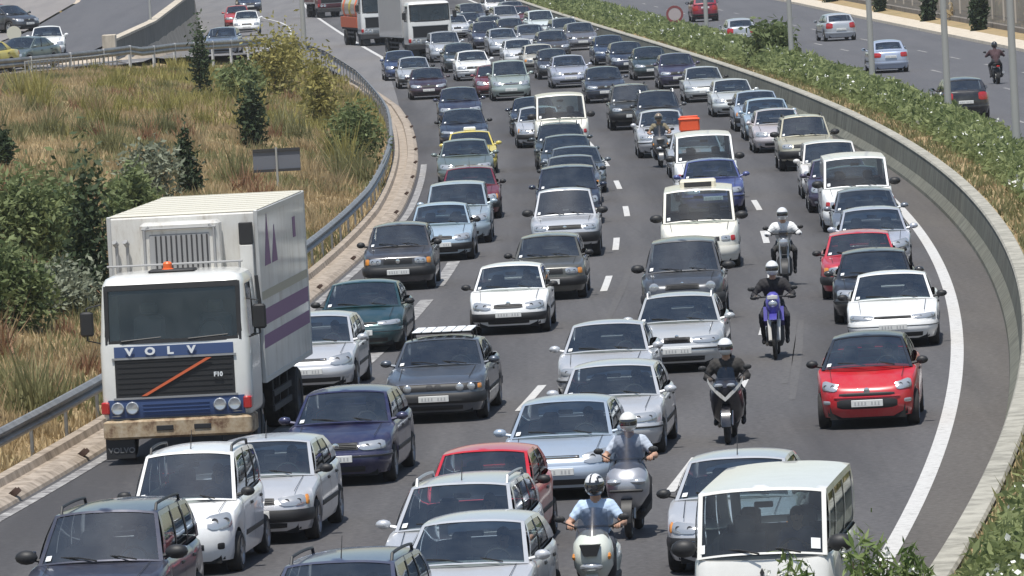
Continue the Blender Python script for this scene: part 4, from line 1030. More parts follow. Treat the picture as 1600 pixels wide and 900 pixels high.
PICK = dict(SUV); PICK.update(L=4.85, wb=2.95, W=1.70, H=1.72, zs=[(0,.86),(.2,.94),(1.3,1.06),(2.8,1.07),(4.85,1.05)], xc=1.22, xrf=1.78, xrr=2.95, xrb=3.2, zd=1.07, rails=0, side=[(.07,.48),(.52,.9)], doors=[1.4,2.3,3.15], handles=[2.1,2.95], n=8)
JEEP = mk(SUV, L=4.3, W=1.75, H=1.74, rails=0, xrr=3.9, xrb=4.2, zs=[(0,.88),(.2,.96),(1.25,1.08),(2.5,1.09),(4.3,1.12)], xc=1.18, xrf=1.78,
    front=[('grille',.36,.76,.88,.0,5),('round',[.60],.82,.09),('strip','bumper','dark_grey_plastic',1.2,.44,.66,.06),('badge',.9,.03)])
HATCH2 = mk(HATCH, L=4.1, n=5.4, xc=1.02, xrf=1.88, bow=.19, front=[('lamp',.42,.96,.56,.73,.60,.80),('grille',.36,.655,.705,.1,1,'chrome'),('strip','bumper','paint',1.15,.34,.54,.03),('intake',.60,.25,.40,.15),('patch','fog_light','headlamp',.68,.80,.29,.36,.016)])
HATCH3 = mk(HATCH, n=6.4, zs=[(0,.71),(.24,.79),(1.15,.95),(2.5,.97),(4.15,.99)], xc=1.14, xrf=1.84, hood_crown=.035, front=[('lamp',.38,.84,.585,.725,.595,.735),('grille',.36,.60,.715,.0,4,'black_plastic'),('strip','bumper','paint',1.2,.34,.55,.03),('strip','bumper_trim','black_plastic',1.2,.47,.51,.042),('intake',.46,.24,.33,.1),('badge',.66,.06)])
SEDAN2 = mk(SEDAN, n=6.6, zs=[(0,.69),(.22,.76),(1.22,.93),(2.6,.95),(3.6,.99),(4.42,.94)], hood_crown=.03, front=[('grille',.25,.59,.70,.0,7,'black_plastic'),('lamp',.29,.84,.585,.70,.58,.71),('strip','bumper','paint',1.2,.34,.53,.03),('strip','bumper_trim','black_plastic',1.2,.455,.495,.042),('intake',.5,.24,.33,.1),('badge',.715,.035)])
SEDAN3 = mk(SEDAN, n=6.0, mir_black=True, zs=[(0,.65),(.22,.72),(1.2,.92),(2.6,.94),(3.6,.98),(4.42,.92)], front=[('lamp',.38,.96,.585,.675,.59,.685),('grille',.36,.605,.655,.1,2,'black_plastic'),('strip','bumper','paint',1.2,.33,.53,.03),('strip','bumper_trim','black_plastic',1.2,.44,.465,.036),('intake',.56,.24,.33,.1)])
SEDAN4 = mk(OLD, L=4.45, W=1.69, H=1.40, wb=2.6, extra=[], zs=[(0,.72),(.18,.77),(1.3,.93),(2.7,.94),(3.7,.97),(4.45,.94)], xc=1.28, xrf=1.9, xrr=3.05, xrb=3.7, doors=[1.4,2.35,3.2], handles=[2.1,2.95], mir_black=True, front=[('grille',.40,.59,.71,.0,5,'dark_grey_plastic'),('lamp',.42,.74,.595,.705,.595,.705),('patch','turn_signal','amber_lens',.76,.90,.60,.70,.015),('strip','bumper','dark_grey_plastic',1.2,.36,.53,.045)])
MPVB = mk(HATCH, L=4.3, W=1.74, H=1.62, zs=[(0,.74),(.25,.84),(1.0,1.02),(2.5,1.04),(4.3,1.08)], xc=.95, xrf=1.75, xrr=3.85, xrb=4.2, wrf=.68, side=[(.06,.36),(.39,.66),(.69,.93)], seat_up=.06, front=[('lamp',.42,.88,.62,.78,.66,.84),('grille',.36,.66,.74,.1,2,'chrome'),('strip','bumper','paint',1.15,.36,.56,.03),('intake',.55,.27,.37,.15),('badge',.76,.05)])
VARI = dict(hatch=['hatch','hatch2','hatch3','hatch','mpvb','hatch3'], sedan=['sedan','sedan2','sedan3','sedan4'], wagon=['wagon','mpvb'])
for k, v in dict(hatch2=HATCH2, hatch3=HATCH3, sedan2=SEDAN2, sedan3=SEDAN3, sedan4=SEDAN4, mpvb=MPVB, hatch_s=HATCH_S, hatch=HATCH, sedan=SEDAN, old=OLD, boxy=BOXY, wagon=WAGON, suv=SUV, mpv=MPV, smart=SMART, vanl=VANL, vant=VANT, vanh=VANH, pick=PICK, jeep=JEEP,
    hatchb=mk(HATCH, bumper_black=True, mir_black=True, antenna=True, front=[('lamp',.40,.82,.57,.71,.58,.73),('grille',.34,.60,.70,.1,3,'dark_grey_plastic'),('strip','bumper','black_plastic',1.15,.34,.52,.03),('intake',.50,.25,.33,.2),('patch','turn_signal','amber_lens',.83,.93,.58,.72,.018)]),
    vanr=mk(VANT, extra=[hatchbox]), taxi=mk(SEDAN, extra=[taxisign]), sedanr=mk(SEDAN2, rails=2, xrr=3.1), wagonb=mk(WAGON, rails=1)).items(): MODELS[k] = build_model(v)
# ------------------------------------------------------------------ the queue (pixel of the nose on the road, photograph scale)
SIL=(.58,.59,.61,.35); SIL2=(.48,.50,.53,.35); SILB=(.40,.47,.56,.35); LBL=(.40,.51,.60,.3); WHT=(.80,.80,.79,0); CRM=(.72,.70,.62,0)
NAVY=(.020,.022,.075,.25); DKB=(.022,.03,.055,.3); BLK=(.014,.014,.016,.1); DGR=(.055,.058,.066,.35); GRY=(.14,.15,.165,.45); RED=(.50,.012,.022,0); DRED=(.15,.012,.022,.1)
TEAL=(.012,.055,.065,.35); GRN=(.03,.05,.042,.3); BLU=(.035,.07,.22,.3); GOLD=(.50,.47,.36,.3); ROSY=(.56,.51,.51,.3); YEL=(.62,.50,.10,0); STEEL=(.10,.115,.14,.5)
Q = 'vehicles queuing towards the camera'
L_ = [
# near left column
('suv', 140, 985, 775, (.05,.055,.085,.4), 'dark blue-grey off-roader with roof rails in the bottom left corner'),
('mpv', 281, 899, 690, WHT, 'tall white minivan with black roof rails beside the dark off-roader'),
('hatchb', 394, 846, 675, SIL, 'silver hatchback with black bumper between white minivan and navy hatchback'),
('hatch3', 527, 750, 600, NAVY, 'navy blue hatchback just right of the white truck'),
('old', 680, 657, 522, STEEL, 'steel-grey saloon with round twin headlamps and a light roof rack'),
('wagonb', 500, 1050, 852, (.075,.085,.14,.4), 'dark blue estate car showing only its roof at the bottom edge'),
('hatch2', 484, 598, 485, SIL, 'silver car half hidden behind the truck box'),
('sedan3', 563, 546, 435, TEAL, 'dark teal saloon behind the truck, left lane'),
('boxy', 624, 461, 345, (.045,.045,.052,.1), 'old boxy charcoal hatchback in the left lane behind the teal saloon'),
('hatch_s', 690, 405, 315, LBL, 'light blue hatchback behind the old boxy charcoal car'),
('hatch', 716, 369, 281, (.42,.50,.55,.45), 'pale blue hatchback ahead of the dark red car, left lane'),
('hatchb', 736, 343, 258, DRED, 'dark red hatchback behind the pale blue hatchbacks, left lane'),
('hatch', 729, 286, 216, (.17,.21,.20,.4), 'grey-green hatchback with pale windscreen ahead of the yellow taxi'),
('taxi', 738, 262, 203, YEL, 'yellow taxi saloon mostly hidden behind the grey-green hatchback'),
('sedan', 727, 226, 169, DKB, 'dark blue saloon directly behind the yellow taxi'),
('hatch', 721, 198, 135, (.03,.035,.07,.3), 'dark blue hatchback behind the dark blue saloon, left lane'),
('sedan', 671, 154, 105, (.035,.015,.028,.2), 'blackish maroon saloon with bright headlamps beside the left shoulder'),
('hatch_s', 650, 138, 88, SIL2, 'small pale silver hatchback behind the blackish maroon saloon'),
('hatch', 629, 125, 78, (.05,.075,.16,.35), 'dusky blue hatchback at the head of the left shoulder line'),
# second column
('hatch_s', 796, 519, 408, WHT, 'white hatchback with black bumper and round headlamps, centre of the road'),
('boxy', 858, 468, 362, (.085,.085,.075,.15), 'old dark olive car just behind the white hatchback'),
('pick', 885, 399, 292, SIL, 'silver pickup with a dark grille guard in the second lane'),
('hatch', 890, 332, 256, DKB, 'dark blue hatchback right behind the silver pickup'),
('sedan', 896, 312, 241, GRY, 'grey saloon second behind the silver pickup'),
('sedan', 903, 294, 227, (.11,.13,.15,.4), 'grey-blue saloon third behind the silver pickup, mirrors out'),
('hatch', 889, 278, 209, (.06,.075,.085,.4), 'dark slate hatchback fourth behind the silver pickup'),
('wagon', 880, 263, 190, (.05,.065,.075,.4), 'dark slate estate just ahead of the tall white van'),
('vant', 881, 246, 143, CRM, 'tall cream white van in the second lane behind slate cars', 'van', 'van'),
('hatchb', 846, 228, 165, SIL, 'silver hatchback peeping out left of the tall cream van'),
('sedan', 837, 211, 150, DKB, 'dark blue car behind the silver hatchback left of the cream van'),
('mpvb', 800, 164, 93, (.36,.42,.39,.4), 'pale greenish estate car with wide light bonnet, second lane'),
('hatch', 775, 150, 100, (.17,.03,.04,.2), 'maroon hatchback partly hidden by the pale greenish estate'),
('hatch', 742, 125, 78, WHT, 'white rounded hatchback in front of the far white truck'),
('sedan', 722, 113, None, (.04,.055,.06,.3), 'dark green-black saloon hidden behind the white rounded hatchback'),
('hatch', 699, 97, 48, SIL2, 'silver hatchback in front of the far white truck cab'),
# third column
('hatch_s', 745, 864, 690, RED, 'red hatchback between the silver estate and the silver-blue car'),
('wagon', 690, 937, 741, SIL, 'silver estate with roof rails right behind the lowest silver hatchback'),
('hatch2', 702, 1003, 805, (.60,.61,.63,.35), 'silver hatchback lowest in the picture, beside the white scooter'),
('hatch2', 872, 760, 614, SILB, 'silver-blue hatchback behind the red hatchback near the scooters'),
('hatch3', 951, 690, 560, SIL, 'silver hatchback directly behind the silver-blue car'),
('sedan2', 945, 603, 498, SIL, 'silver saloon second behind the silver-blue car'),
('sedanr', 1060, 578, 455, (.56,.57,.57,.35), 'silver saloon with black grille behind the black sports bike'),
('jeep', 1069, 498, 368, (.075,.08,.09,.4), 'dark grey square off-roader with round headlamps behind the silver saloon'),
('vanr', 1096, 408, 285, CRM, 'white flat-nosed van with roof hatch in the third lane', 'van', 'van'),
('hatch', 1116, 335, 246, (.07,.09,.25,.2), 'blue car squeezed between the two white vans of the third lane'),
('vant', 1106, 309, 203, WHT, 'plain white van behind the blue car in the third lane', 'van', 'van'),
('sedan', 1091, 273, 203, SIL2, 'grey car with an orange crate on its roof beside the plain white van'),
('hatch', 1038, 248, 170, SIL, 'silver-white hatchback behind the courier with the orange box'),
('wagon', 1033, 212, 140, DGR, 'wide dark estate behind the silver-white hatchback'),
('suv', 991, 193, 130, (.045,.05,.052,.2), 'black off-roader left of the wide dark estate'),
('hatch', 948, 161, 103, (.04,.05,.075,.3), 'dark blue-black hatchback right of the silver hatchback, third lane'),
('hatch', 893, 137, 85, (.42,.44,.51,.35), 'silver-grey hatchback with large dark bumper, third lane'),
('hatch_s', 868, 123, 75, (.035,.037,.05,.2), 'small black hatchback left of the silver-grey hatchback'),
('boxy', 846, 114, 68, (.5,.48,.42,.1), 'cream boxy car left of the small black hatchback'),
('hatch', 815, 98, 60, (.62,.63,.64,.1), 'whitish hatchback behind the cream boxy car'),
('hatch', 790, 87, None, SIL2, 'silver car behind the whitish hatchback, far queue'),
('wagon', 764, 76, None, (.06,.07,.11,.4), 'dark blue-grey estate at the far left of the middle queue'),
('sedan', 716, 60, None, (.62,.63,.65,.2), 'pale saloon beside the far white truck cab'),
('hatch', 742, 44, None, (.12,.13,.15,.4), 'grey hatchback near the top edge behind the truck'),
('sedan', 771, 62, None, (.16,.17,.19,.4), 'grey saloon left of the silver far queue car'),
('hatch', 803, 68, None, (.05,.05,.06,.2), 'black hatchback in the far middle queue behind the silver car'),
('hatch', 834, 80, None, (.30,.31,.33,.5), 'silver hatchback in the far queue left of the grey reddish one'),
('sedan', 746, 57, None, (.05,.06,.09,.3), 'dark saloon beside the far grey hatchback, top of the queue'),
('hatch', 868, 92, None, (.06,.06,.07,.3), 'dark hatchback behind the small black hatchback, far queue'),
('hatch', 795, 49, None, (.46,.47,.49,.4), 'pale hatchback in the top middle of the queue'),
# fourth column (beside the barrier)
('vanl', 1197, 1040, 718, (.74,.73,.69,0), 'white flat-front van at the bottom right with a sticker in its windscreen', 'van', 'van'),
('hatchb', 1141, 894, 700, SIL, 'silver hatchback half hidden behind the bottom right white van'),
('smart', 1357, 670, 515, RED, 'bright red small car with black roof in the right lane'),
('sedan3', 1397, 541, 421, WHT, 'white saloon directly behind the bright red small car'),
('hatch3', 1369, 499, 386, BLK, 'black hatchback tucked behind the white saloon'),
('boxy', 1347, 461, 357, (.46,.03,.05,0), 'older red car behind the black hatchback, right lane'),
('hatch2', 1368, 413, 321, (.50,.52,.58,.35), 'silver saloon right behind the older red car'),
('hatch', 1358, 381, 292, (.19,.21,.24,.45), 'grey hatchback second behind the older red car'),
('sedan', 1345, 356, 269, DGR, 'dark grey saloon in front of the white barrier-side van'),
('vant', 1343, 331, 237, WHT, 'white van close to the concrete barrier in the right lane', 'van', 'van'),
('hatch', 1321, 304, 252, (.05,.04,.08,.2), 'dark purple hatchback behind the barrier-side white van'),
('hatch', 1302, 278, 217, (.68,.66,.63,0), 'white hatchback with dark striped bonnet ahead of the gold off-roader'),
('suv', 1263, 259, 178, GOLD, 'gold-beige off-roader in the right lane'),
('hatch', 1220, 231, 168, ROSY, 'rosy silver hatchback behind the gold off-roader'),
('hatch', 1204, 217, 152, LBL, 'pale blue hatchback behind the rosy silver hatchback'),
('hatchb', 1188, 203, 140, SILB, 'grey-blue hatchback second behind the rosy silver hatchback'),
('hatch', 1149, 178, 122, (.60,.62,.61,.3), 'rounded pale silver hatchback left of the barrier, right lane'),
('sedan', 1104, 159, 103, (.56,.58,.57,.4), 'pale silver saloon with twin grille ahead of the purple car'),
('hatch', 1062, 139, 82, (.055,.05,.10,.3), 'dark purple-blue hatchback behind the pale silver saloon'),
('sedan', 1020, 131, 72, (.03,.05,.055,.3), 'dark green saloon with bright headlamps near the barrier'),
('hatch', 984, 115, 64, DKB, 'dark blue hatchback behind the dark green saloon'),
('sedan', 957, 102, 54, (.05,.075,.13,.4), 'blue-grey saloon in the far right-lane queue'),
('hatch', 912, 82, 34, (.17,.17,.19,.4), 'grey hatchback with reddish bonnet, far right-lane queue'),
('wagon', 888, 70, None, (.3,.33,.36,.5), 'silver estate behind the grey hatchback, far right-lane queue'),
('mpvb', 850, 58, 15, (.60,.66,.66,.1), 'white-mint minivan in the far right lane'),
('hatch', 824, 46, None, (.13,.03,.04,.2), 'dark maroon car behind the white-mint minivan'),
('suv', 779, 29, None, WHT, 'white off-roader at the top edge of the queue'),
('hatch', 806, 36, None, (.2,.2,.23,.4), 'grey car right of the white off-roader at the top edge'),
]
def along(o, m): a = o.rotation_euler.z; return Vector((math.cos(a), math.sin(a), 0))*m
for ie, e in enumerate(L_):
    k, px, py, top, c, lab = e[:6]; k = VARI[k][ie % len(VARI[k])] if k in VARI and py < 380 else k; nm, ct = (e[6], e[7]) if len(e) > 6 else ('car', 'car')
    car(k, px, py, c, lab, name=nm, cat=ct, group=Q, top=top)
# cars that would touch are moved apart along their lane (nearer one stays)
for _ in range(8):
    for i in range(len(CARS)):
        for j in range(len(CARS)):
            if i == j: continue
            A, Bc = CARS[i], CARS[j]; d = Bc[6].location-A[6].location
            ax = along(A[6], 1); u = d.x*ax.x+d.y*ax.y; v = abs(-d.x*ax.y+d.y*ax.x)
            if 0 <= u < A[4]+.6 and v < (A[5]+Bc[5])/2+.05: Bc[6].location += ax*(A[4]+.65-u)
# far carriageway, seen from behind
R_ = 'cars driving away on the far carriageway'
car('suv', 1103, 34, (.30,.02,.045,.1), 'dark red off-roader driving away on the far carriageway', rear=True, group=R_)
car('hatch', 1160, 72, (.45,.47,.5,.4), 'pale car mostly hidden by the hedge on the far carriageway', rear=True, group=R_)
car('hatch', 1316, 64, SIL2, 'silver hatchback furthest right-hand lane driving away', rear=True, group=R_, dhead=.06)
car('sedan', 1393, 114, (.42,.48,.60,.35), 'light blue saloon driving away between two lamp posts', rear=True, group=R_)
car('hatch', 1511, 187, (.015,.015,.018,.1), 'black hatchback with red tail lights driving away by the hedge', rear=True, group=R_)
# ramp and upper road, upper left
U_ = 'cars on the exit ramp and upper road'
def ucar(kind, px, py, Y, c, lab, head, **kw):
    p = at_depth(px, py, Y); p.z = max(p.z, 0.02); return car(kind, 0, 0, c, lab, pos=p, head=head, group=U_, **kw)
ucar('hatch', 75, 90, 333, WHT, 'white hatchback on the upper road, upper left', -.05)
ucar('hatch', 345, 88, 364, (.20,.25,.32,.45), 'blue-grey hatchback on the exit ramp behind a slim tree', .05)
ucar('hatch', 386, 54, 440, WHT, 'white hatchback further up the exit ramp', -.02)
ucar('hatch', 371, 44, 462, (.42,.05,.05,0), 'red car partly hidden behind the white ramp hatchback', -.02)
ucar('sedan', 392, 19, 520, DKB, 'dark car at the top edge above the exit ramp', -.1)
car('sedan', 0, 0, (.13,.17,.17,.4), 'dark green-grey car at the left edge on the ramp', pos=Vector((-21.9, 311.8, 2.19)), head=.44, group=U_)
car('taxi', 0, 0, YEL, 'yellow taxi at the left edge on the ramp', pos=Vector((-23.6, 307.0, 2.19)), head=.46, group=U_)
ucar('sedan', 8, 48, 376, (.35,.06,.08,0), 'maroon parked car with white roof glare, top left', -.4)
ucar('hatch', 48, 50, 372, DGR, 'dark parked hatchback in the yard, top left', -.9)
# ------------------------------------------------------------------ lorries
def outline(x0, x1, hw, n, k=9):
    """superellipse in plan: list of (x, y), front centre first, going round by +y"""
    a = (x1-x0)/2; c = (x0+x1)/2; q = .5**(1/n); pts = []
    fr = [q*math.sin(math.pi/2*(-1+2*i/(2*k))) for i in range(2*k+1)]
    for f in fr: pts.append((c-a*(1-abs(f)**n)**(1/n), f*hw))           # front, -y -> +y
    for f in fr[1:]: pts.append((c+f*a, hw*(1-abs(f)**n)**(1/n)))       # +y side
    for f in fr[1:]: pts.append((c+a*(1-abs(f)**n)**(1/n), -f*hw))      # rear
    for f in fr[1:-1]: pts.append((c-f*a, -hw*(1-abs(f)**n)**(1/n)))    # -y side
    return pts
def tower(mb, rings, mi=0, k=6, skip=None, top=True, bot=True, mf=None):
    """rings: (z, x0, x1, half width, exponent)"""
    R_ = [[(x, y, z) for x, y in outline(x0, x1, hw, n, k)] for z, x0, x1, hw, n in rings]; m = len(R_[0])
    for i in range(len(R_)-1):
        for j in range(m):
            q = [R_[i][j], R_[i][(j+1)%m], R_[i+1][(j+1)%m], R_[i+1][j]]; c = [sum(v[t] for v in q)/4 for t in range(3)]
            if skip and skip(*c): continue
            mb.add(q, [(0,1,2,3)], mf(*c) if mf else mi)
    if top: mb.add(R_[-1], [tuple(range(m))], mi)
    if bot: mb.add(R_[0], [tuple(range(m-1,-1,-1))], mi)
FACE = Matrix(((0,0,-1,0),(-1,0,0,0),(0,1,0,0),(0,0,0,1)))   # lettering on a face that looks forward (-x)
def lettering(txt, size, m, root, loc, bold=.0, kind=None, sx=1.0):
    me = text_mesh(txt, size, m, .006, bold); me.transform(FACE @ Matrix.Diagonal((sx,1,1,1))); return link('lettering', me, root, loc)
M_RUST = mat('rusty_bumper', rough=.8, build=lambda nt, b: nt.links.new(ramp(nt, noise(nt, 3.5, 6, .7), [(.36,(.13,.07,.04)),(.50,(.36,.27,.17)),(.72,(.52,.45,.34))]), b.inputs['Base Color']))
M_TBLUE = mat('truck_blue', (.04,.075,.185), .55, coat=.2)
M_ORNG = mat('orange_strip', (.62,.13,.05), .5); M_STRIPE = mat('purple_stripe', (.20,.09,.20), .6); M_STRIPE2 = mat('tan_stripe', (.40,.36,.27), .6)
M_REEF = mat('reefer_grey', (.30,.30,.30), .6); M_BEAC = mat('beacon_orange', (.85,.16,.04), .4)
def truck(p, k, label, cabcol, boxcol, near=False, boxlen=6.9, body='box', dhead=0.0, group='lorries'):
    root = link('truck', None, loc=p, rotz=math.atan2(1, k)+dhead, label=label, cat='truck', group=None if near else 'lorries in the far queue')
    def part(name, mb, m, par=None, color=None, kind=None, **kw): return link(name, mb.mesh(name, m, **kw), par or root, color=color, kind=kind)
    mb = MB(); rg = [(.74,.04,1.75,1.20,12),(.80,.0,1.78,1.23,12),(1.10,0,1.78,1.235,12),(1.92,.02,1.78,1.235,12),(1.98,.03,1.78,1.225,12),(2.10,.045,1.78,1.22,12),(2.45,.085,1.78,1.20,12),(2.85,.125,1.78,1.17,12),(2.93,.14,1.78,1.16,11),(3.02,.20,1.74,1.12,9),(3.07,.34,1.66,1.02,7),(3.09,.6,1.5,.8,5)]
    win = lambda x, y, z: (2.0 < z < 2.9 and abs(y) < 1.09 and x < .6) or (2.0 < z < 2.85 and abs(y) > 1.1 and .42 < x < 1.15)
    tower(mb, rg, 0, 8, skip=win); cab = part('cab', mb, M_PAINT, color=cabcol, angle=35)
    fx = lambda z: float(np.interp(z, [r[0] for r in rg], [r[1] for r in rg]))
    def fpatch(y0, y1, z0, z1, off, th=.03, nu=8, nv=3):
        mb = MB(); G = [[(fx(z)-off+.045*(y/1.2)**4, y, z) for z in np.linspace(z0, z1, nv+1)] for y in np.linspace(y0, y1, nu+1)]
        mb.grid(G); G2 = [[(x+th, y, z) for x, y, z in r] for r in G]; mb.grid(G2)
        ring = [(i, 0) for i in range(nu)]+[(nu, j) for j in range(nv)]+[(i, nv) for i in range(nu, 0, -1)]+[(0, j) for j in range(nv, 0, -1)]; m = len(ring)
        mb.add([G[i][j] for i, j in ring]+[G2[i][j] for i, j in ring], [(q, (q+1)%m, m+(q+1)%m, m+q) for q in range(m)]); return mb
    # windscreen and its rubber surround
    mb = MB(); G = [[(fx(z)+.012+.045*(y/1.2)**4, y, z) for z in np.linspace(2.0, 2.9, 6)] for y in np.linspace(-1.1, 1.1, 13)]; mb.grid(G); part('windscreen', mb, M_GLASSU)
    for a in ((-1.12, 1.12, 1.97, 2.03), (-1.12, 1.12, 2.84, 2.92)): part('window_seal', fpatch(*a, .012), M_BLACK)
    for y in (-1.12, 1.05): part('window_seal', fpatch(y, y+.07, 2.03, 2.84, .012), M_BLACK)
    if near: part('sun_visor', fpatch(-1.02, 1.02, 2.76, 2.84, -.05, .02), M_BLACK)
    for sg in (1, -1):
        mb = MB(); mb.add([(.40, sg*1.205, 2.0), (1.17, sg*1.205, 2.0), (1.15, sg*1.17, 2.85), (.46, sg*1.17, 2.85)], [(0,1,2,3)]); part('side_window', mb, M_GLASS)
        for y in (sg*.55,):
            mb = MB(); mb.tube([(fx(2.1)-.03, y+.3, 2.02), (fx(2.4)-.025, y-.35, 2.06)], .012, 5); part('wiper', mb, M_BLACK)
        # mirror
        mb = MB(); yy = sg*1.42; mb.box(.12, .20, yy-.11, yy+.11, 2.12, 2.52, 0, .03); mi = part('wing_mirror', mb, M_BLACK)
        mb = MB(); mb.tube([(.3, sg*1.2, 2.62), (.16, yy, 2.58), (.16, yy, 2.05), (.3, sg*1.2, 1.98)], .015, 6); part('bracket', mb, M_BLACK, mi)
    mb = MB(); mb.box(.25, .75, -1.05, 1.05, 1.5, 1.98, 0, .05); mb.lathe([(.22,-.015),(.24,0),(.22,.015),(.2,0),(.22,-.015)], (.78, -.55, 2.05), 18, 'x'); part('dashboard', mb, M_DASH)
    mb = MB(); mb.box(1.68, 1.72, -1.1, 1.1, 1.2, 3.0); part('cab_back_wall', mb, M_DASH)
    for y in (-.55, .55):
        mb = MB(); mb.box(1.2, 1.4, y-.26, y+.26, 1.5, 2.35, 0, .06); mb.box(1.25, 1.36, y-.14, y+.14, 2.37, 2.56, 0, .04); part('seat', mb, M_SEAT)
    # grille, lower panel, lamps, bumper
    gr = part('grille', fpatch(-.98, .98, 1.10, 1.72, .025), M_BLACK)
    for z in np.arange(1.17, 1.7, .085): mb = fpatch(-.94, .94, z-.008, z+.008, .034, .012, 8, 1); s_ = part('slat', mb, M_BLACK, gr)
    for z in (1.085, 1.735): part('trim_strip', fpatch(-1.02, 1.02, z-.016, z+.016, .045, .03, 8, 1), M_RIM, gr)
    if near:
        mb = MB(); mb.add([(-.052, .56, 1.12), (-.052, .47, 1.12), (-.052, -.62, 1.70), (-.052, -.53, 1.70), (-.035, .56, 1.12), (-.035, .47, 1.12), (-.035, -.62, 1.70), (-.035, -.53, 1.70)], [(0,1,2,3),(0,4,5,1),(2,6,7,3),(1,5,6,2),(0,3,7,4)]); part('diagonal_bar', mb, M_ORNG, gr)
        part('name_band', fpatch(-.98, .98, 1.755, 1.93, .03), M_TBLUE)
        for ch, y in (('V', .72), ('O', .38), ('L', .05), ('V', -.30)): lettering(ch, .165, M_PAPER, root, (-.045, y, 1.842), .008, sx=1.25)
        lettering('F10', .10, M_PAPER, root, (-.058, -.72, 1.42), .004)
    lp = part('lamp_panel', fpatch(-1.12, 1.12, .76, 1.065, .03), M_TBLUE if near else M_PAINT, color=cabcol)
    for z in np.arange(.80, 1.04, .06): part('slat', fpatch(-.55, .55, z-.006, z+.006, .042, .012, 6, 1), M_TBLUE if near else M_DGREY, lp)
    for sg in (1, -1):
        for y in (.72, .96):
            mb = MB(); mb.lathe([(.105, .03), (.105, -.02), (.09, -.03), (.06, -.022), (0, -.015)], (-.04, sg*y, .93), 16, 'x'); part('headlight', mb, M_LAMP)
        mb = MB(); mb.box(-.03, .2, *sorted((sg*1.10, sg*1.235)), .84, 1.04, 0, .02); part('turn_signal', mb, M_REDL)
    mb = MB(); tower(mb, [(.42,.0,.9,1.19,14),(.46,-.07,.9,1.23,14),(.70,-.07,.9,1.23,14),(.735,-.02,.9,1.19,14)], 0, 6); part('bumper', mb, M_RUST if near else M_DGREY)
    for y in (-.42, .2): 
        if near: mb = MB(); mb.box(-.085, -.07, y-.14, y+.14, .55, .63, 0, .01); part('bumper_slot', mb, M_BLACK)
    # chassis, wheels
    mb = MB(); 
    L = 1.9+boxlen
    for sg in (1, -1): mb.box(.6, L-.2, *sorted((sg*.32, sg*.44)), .72, .98)
    for x in np.arange(.8, L, 1.2): mb.box(x, x+.12, -.44, .44, .74, .92)
    part('chassis', mb, M_UNDER, smooth=False)
    mb = MB(); mb.box(.7, 1.75, -.9, .9, .45, .78); part('engine_undertray', mb, M_UNDER)
    ty = MB(); ty.lathe([(.30,-.14),(.46,-.145),(.505,-.11),(.515,-.05),(.515,.05),(.505,.11),(.46,.145),(.30,.14)], (0,0,0), 30, 'y'); tym = ty.mesh('tyre', M_TYRE)
    ri = MB(); ri.lathe([(.31,-.13),(.27,-.10),(.22,-.02),(.13,.0),(.12,-.06),(0,-.06)], (0,0,0), 24, 'y'); rim = ri.mesh('rim', M_RIMD)
    axles = [1.35, L-1.9] + ([L-3.2] if boxlen > 7.5 else [])
    for x in axles:
        for sg in (1, -1):
            for y in ((1.04,) if x < 2 else (1.08, .76)):
                t = link('tyre', tym, root, (x, -sg*y, .51), 0 if sg > 0 else math.pi); link('rim', rim, t)
    for sg in (1, -1):
        mb = MB(); mb.box(.02, .06, *sorted((sg*.72, sg*1.2)), .10, .44, 0, .01); fl = part('mud_flap', mb, M_BLACK)
        if near and sg > 0: lettering('VOLVO', .12, mat('faded_grey_print', (.16,.16,.16), .7), fl, (.016, .94, .24), .003, sx=1.1)
        mb = MB(); mb.tube([(2.1, sg*.75, .72), (3.3, sg*.75, .72)], .30, 16); part('fuel_tank', mb, M_RIMD)
        mb = MB()
        for z in (.55, .8): mb.box(3.6, L-2.7, *sorted((sg*1.14, sg*1.18)), z-.05, z+.05)
        for x in (3.8, (3.4+L-2.7)/2, L-2.9): mb.box(x-.04, x+.04, *sorted((sg*1.12, sg*1.14)), .5, 1.1)
        part('side_guard', mb, M_DGREY, smooth=False)
    x0, x1 = 1.95, L
    if body == 'box':
        mb = MB(); mb.box(x0, x1, -1.25, 1.25, 1.12, 3.95, 0, .03); bx = part('cargo_box', mb, M_WHITE if near else M_PAINT, color=boxcol)
        mb = MB(); mb.box(x0+.02, x1-.02, -1.22, 1.22, 3.952, 3.975, 0, .01); part('box_roof', mb, mat('box_roof_cream', (.62,.59,.50), .6), bx)
        for x in np.arange(x0+.7, x1, .75): mb = MB(); mb.box(x-.02, x+.02, -1.2, 1.2, 3.977, 3.985); part('roof_rib', mb, MATS['box_roof_cream'], bx)
        for x in (x0-.012, x1-.05):
            for sg in (1, -1): mb = MB(); mb.box(x, x+.06, *sorted((sg*1.19, sg*1.262)), 1.10, 3.97, 0, .01); part('corner_post', mb, mat('alloy_trim', (.55,.55,.54), .5, .5), bx)
        for sg in (1, -1):
            for z in (1.13, 3.90): mb = MB(); mb.box(x0+.05, x1-.02, *sorted((sg*1.248, sg*1.262)), z-.03, z+.05); part('edge_rail', mb, MATS['alloy_trim'], bx)
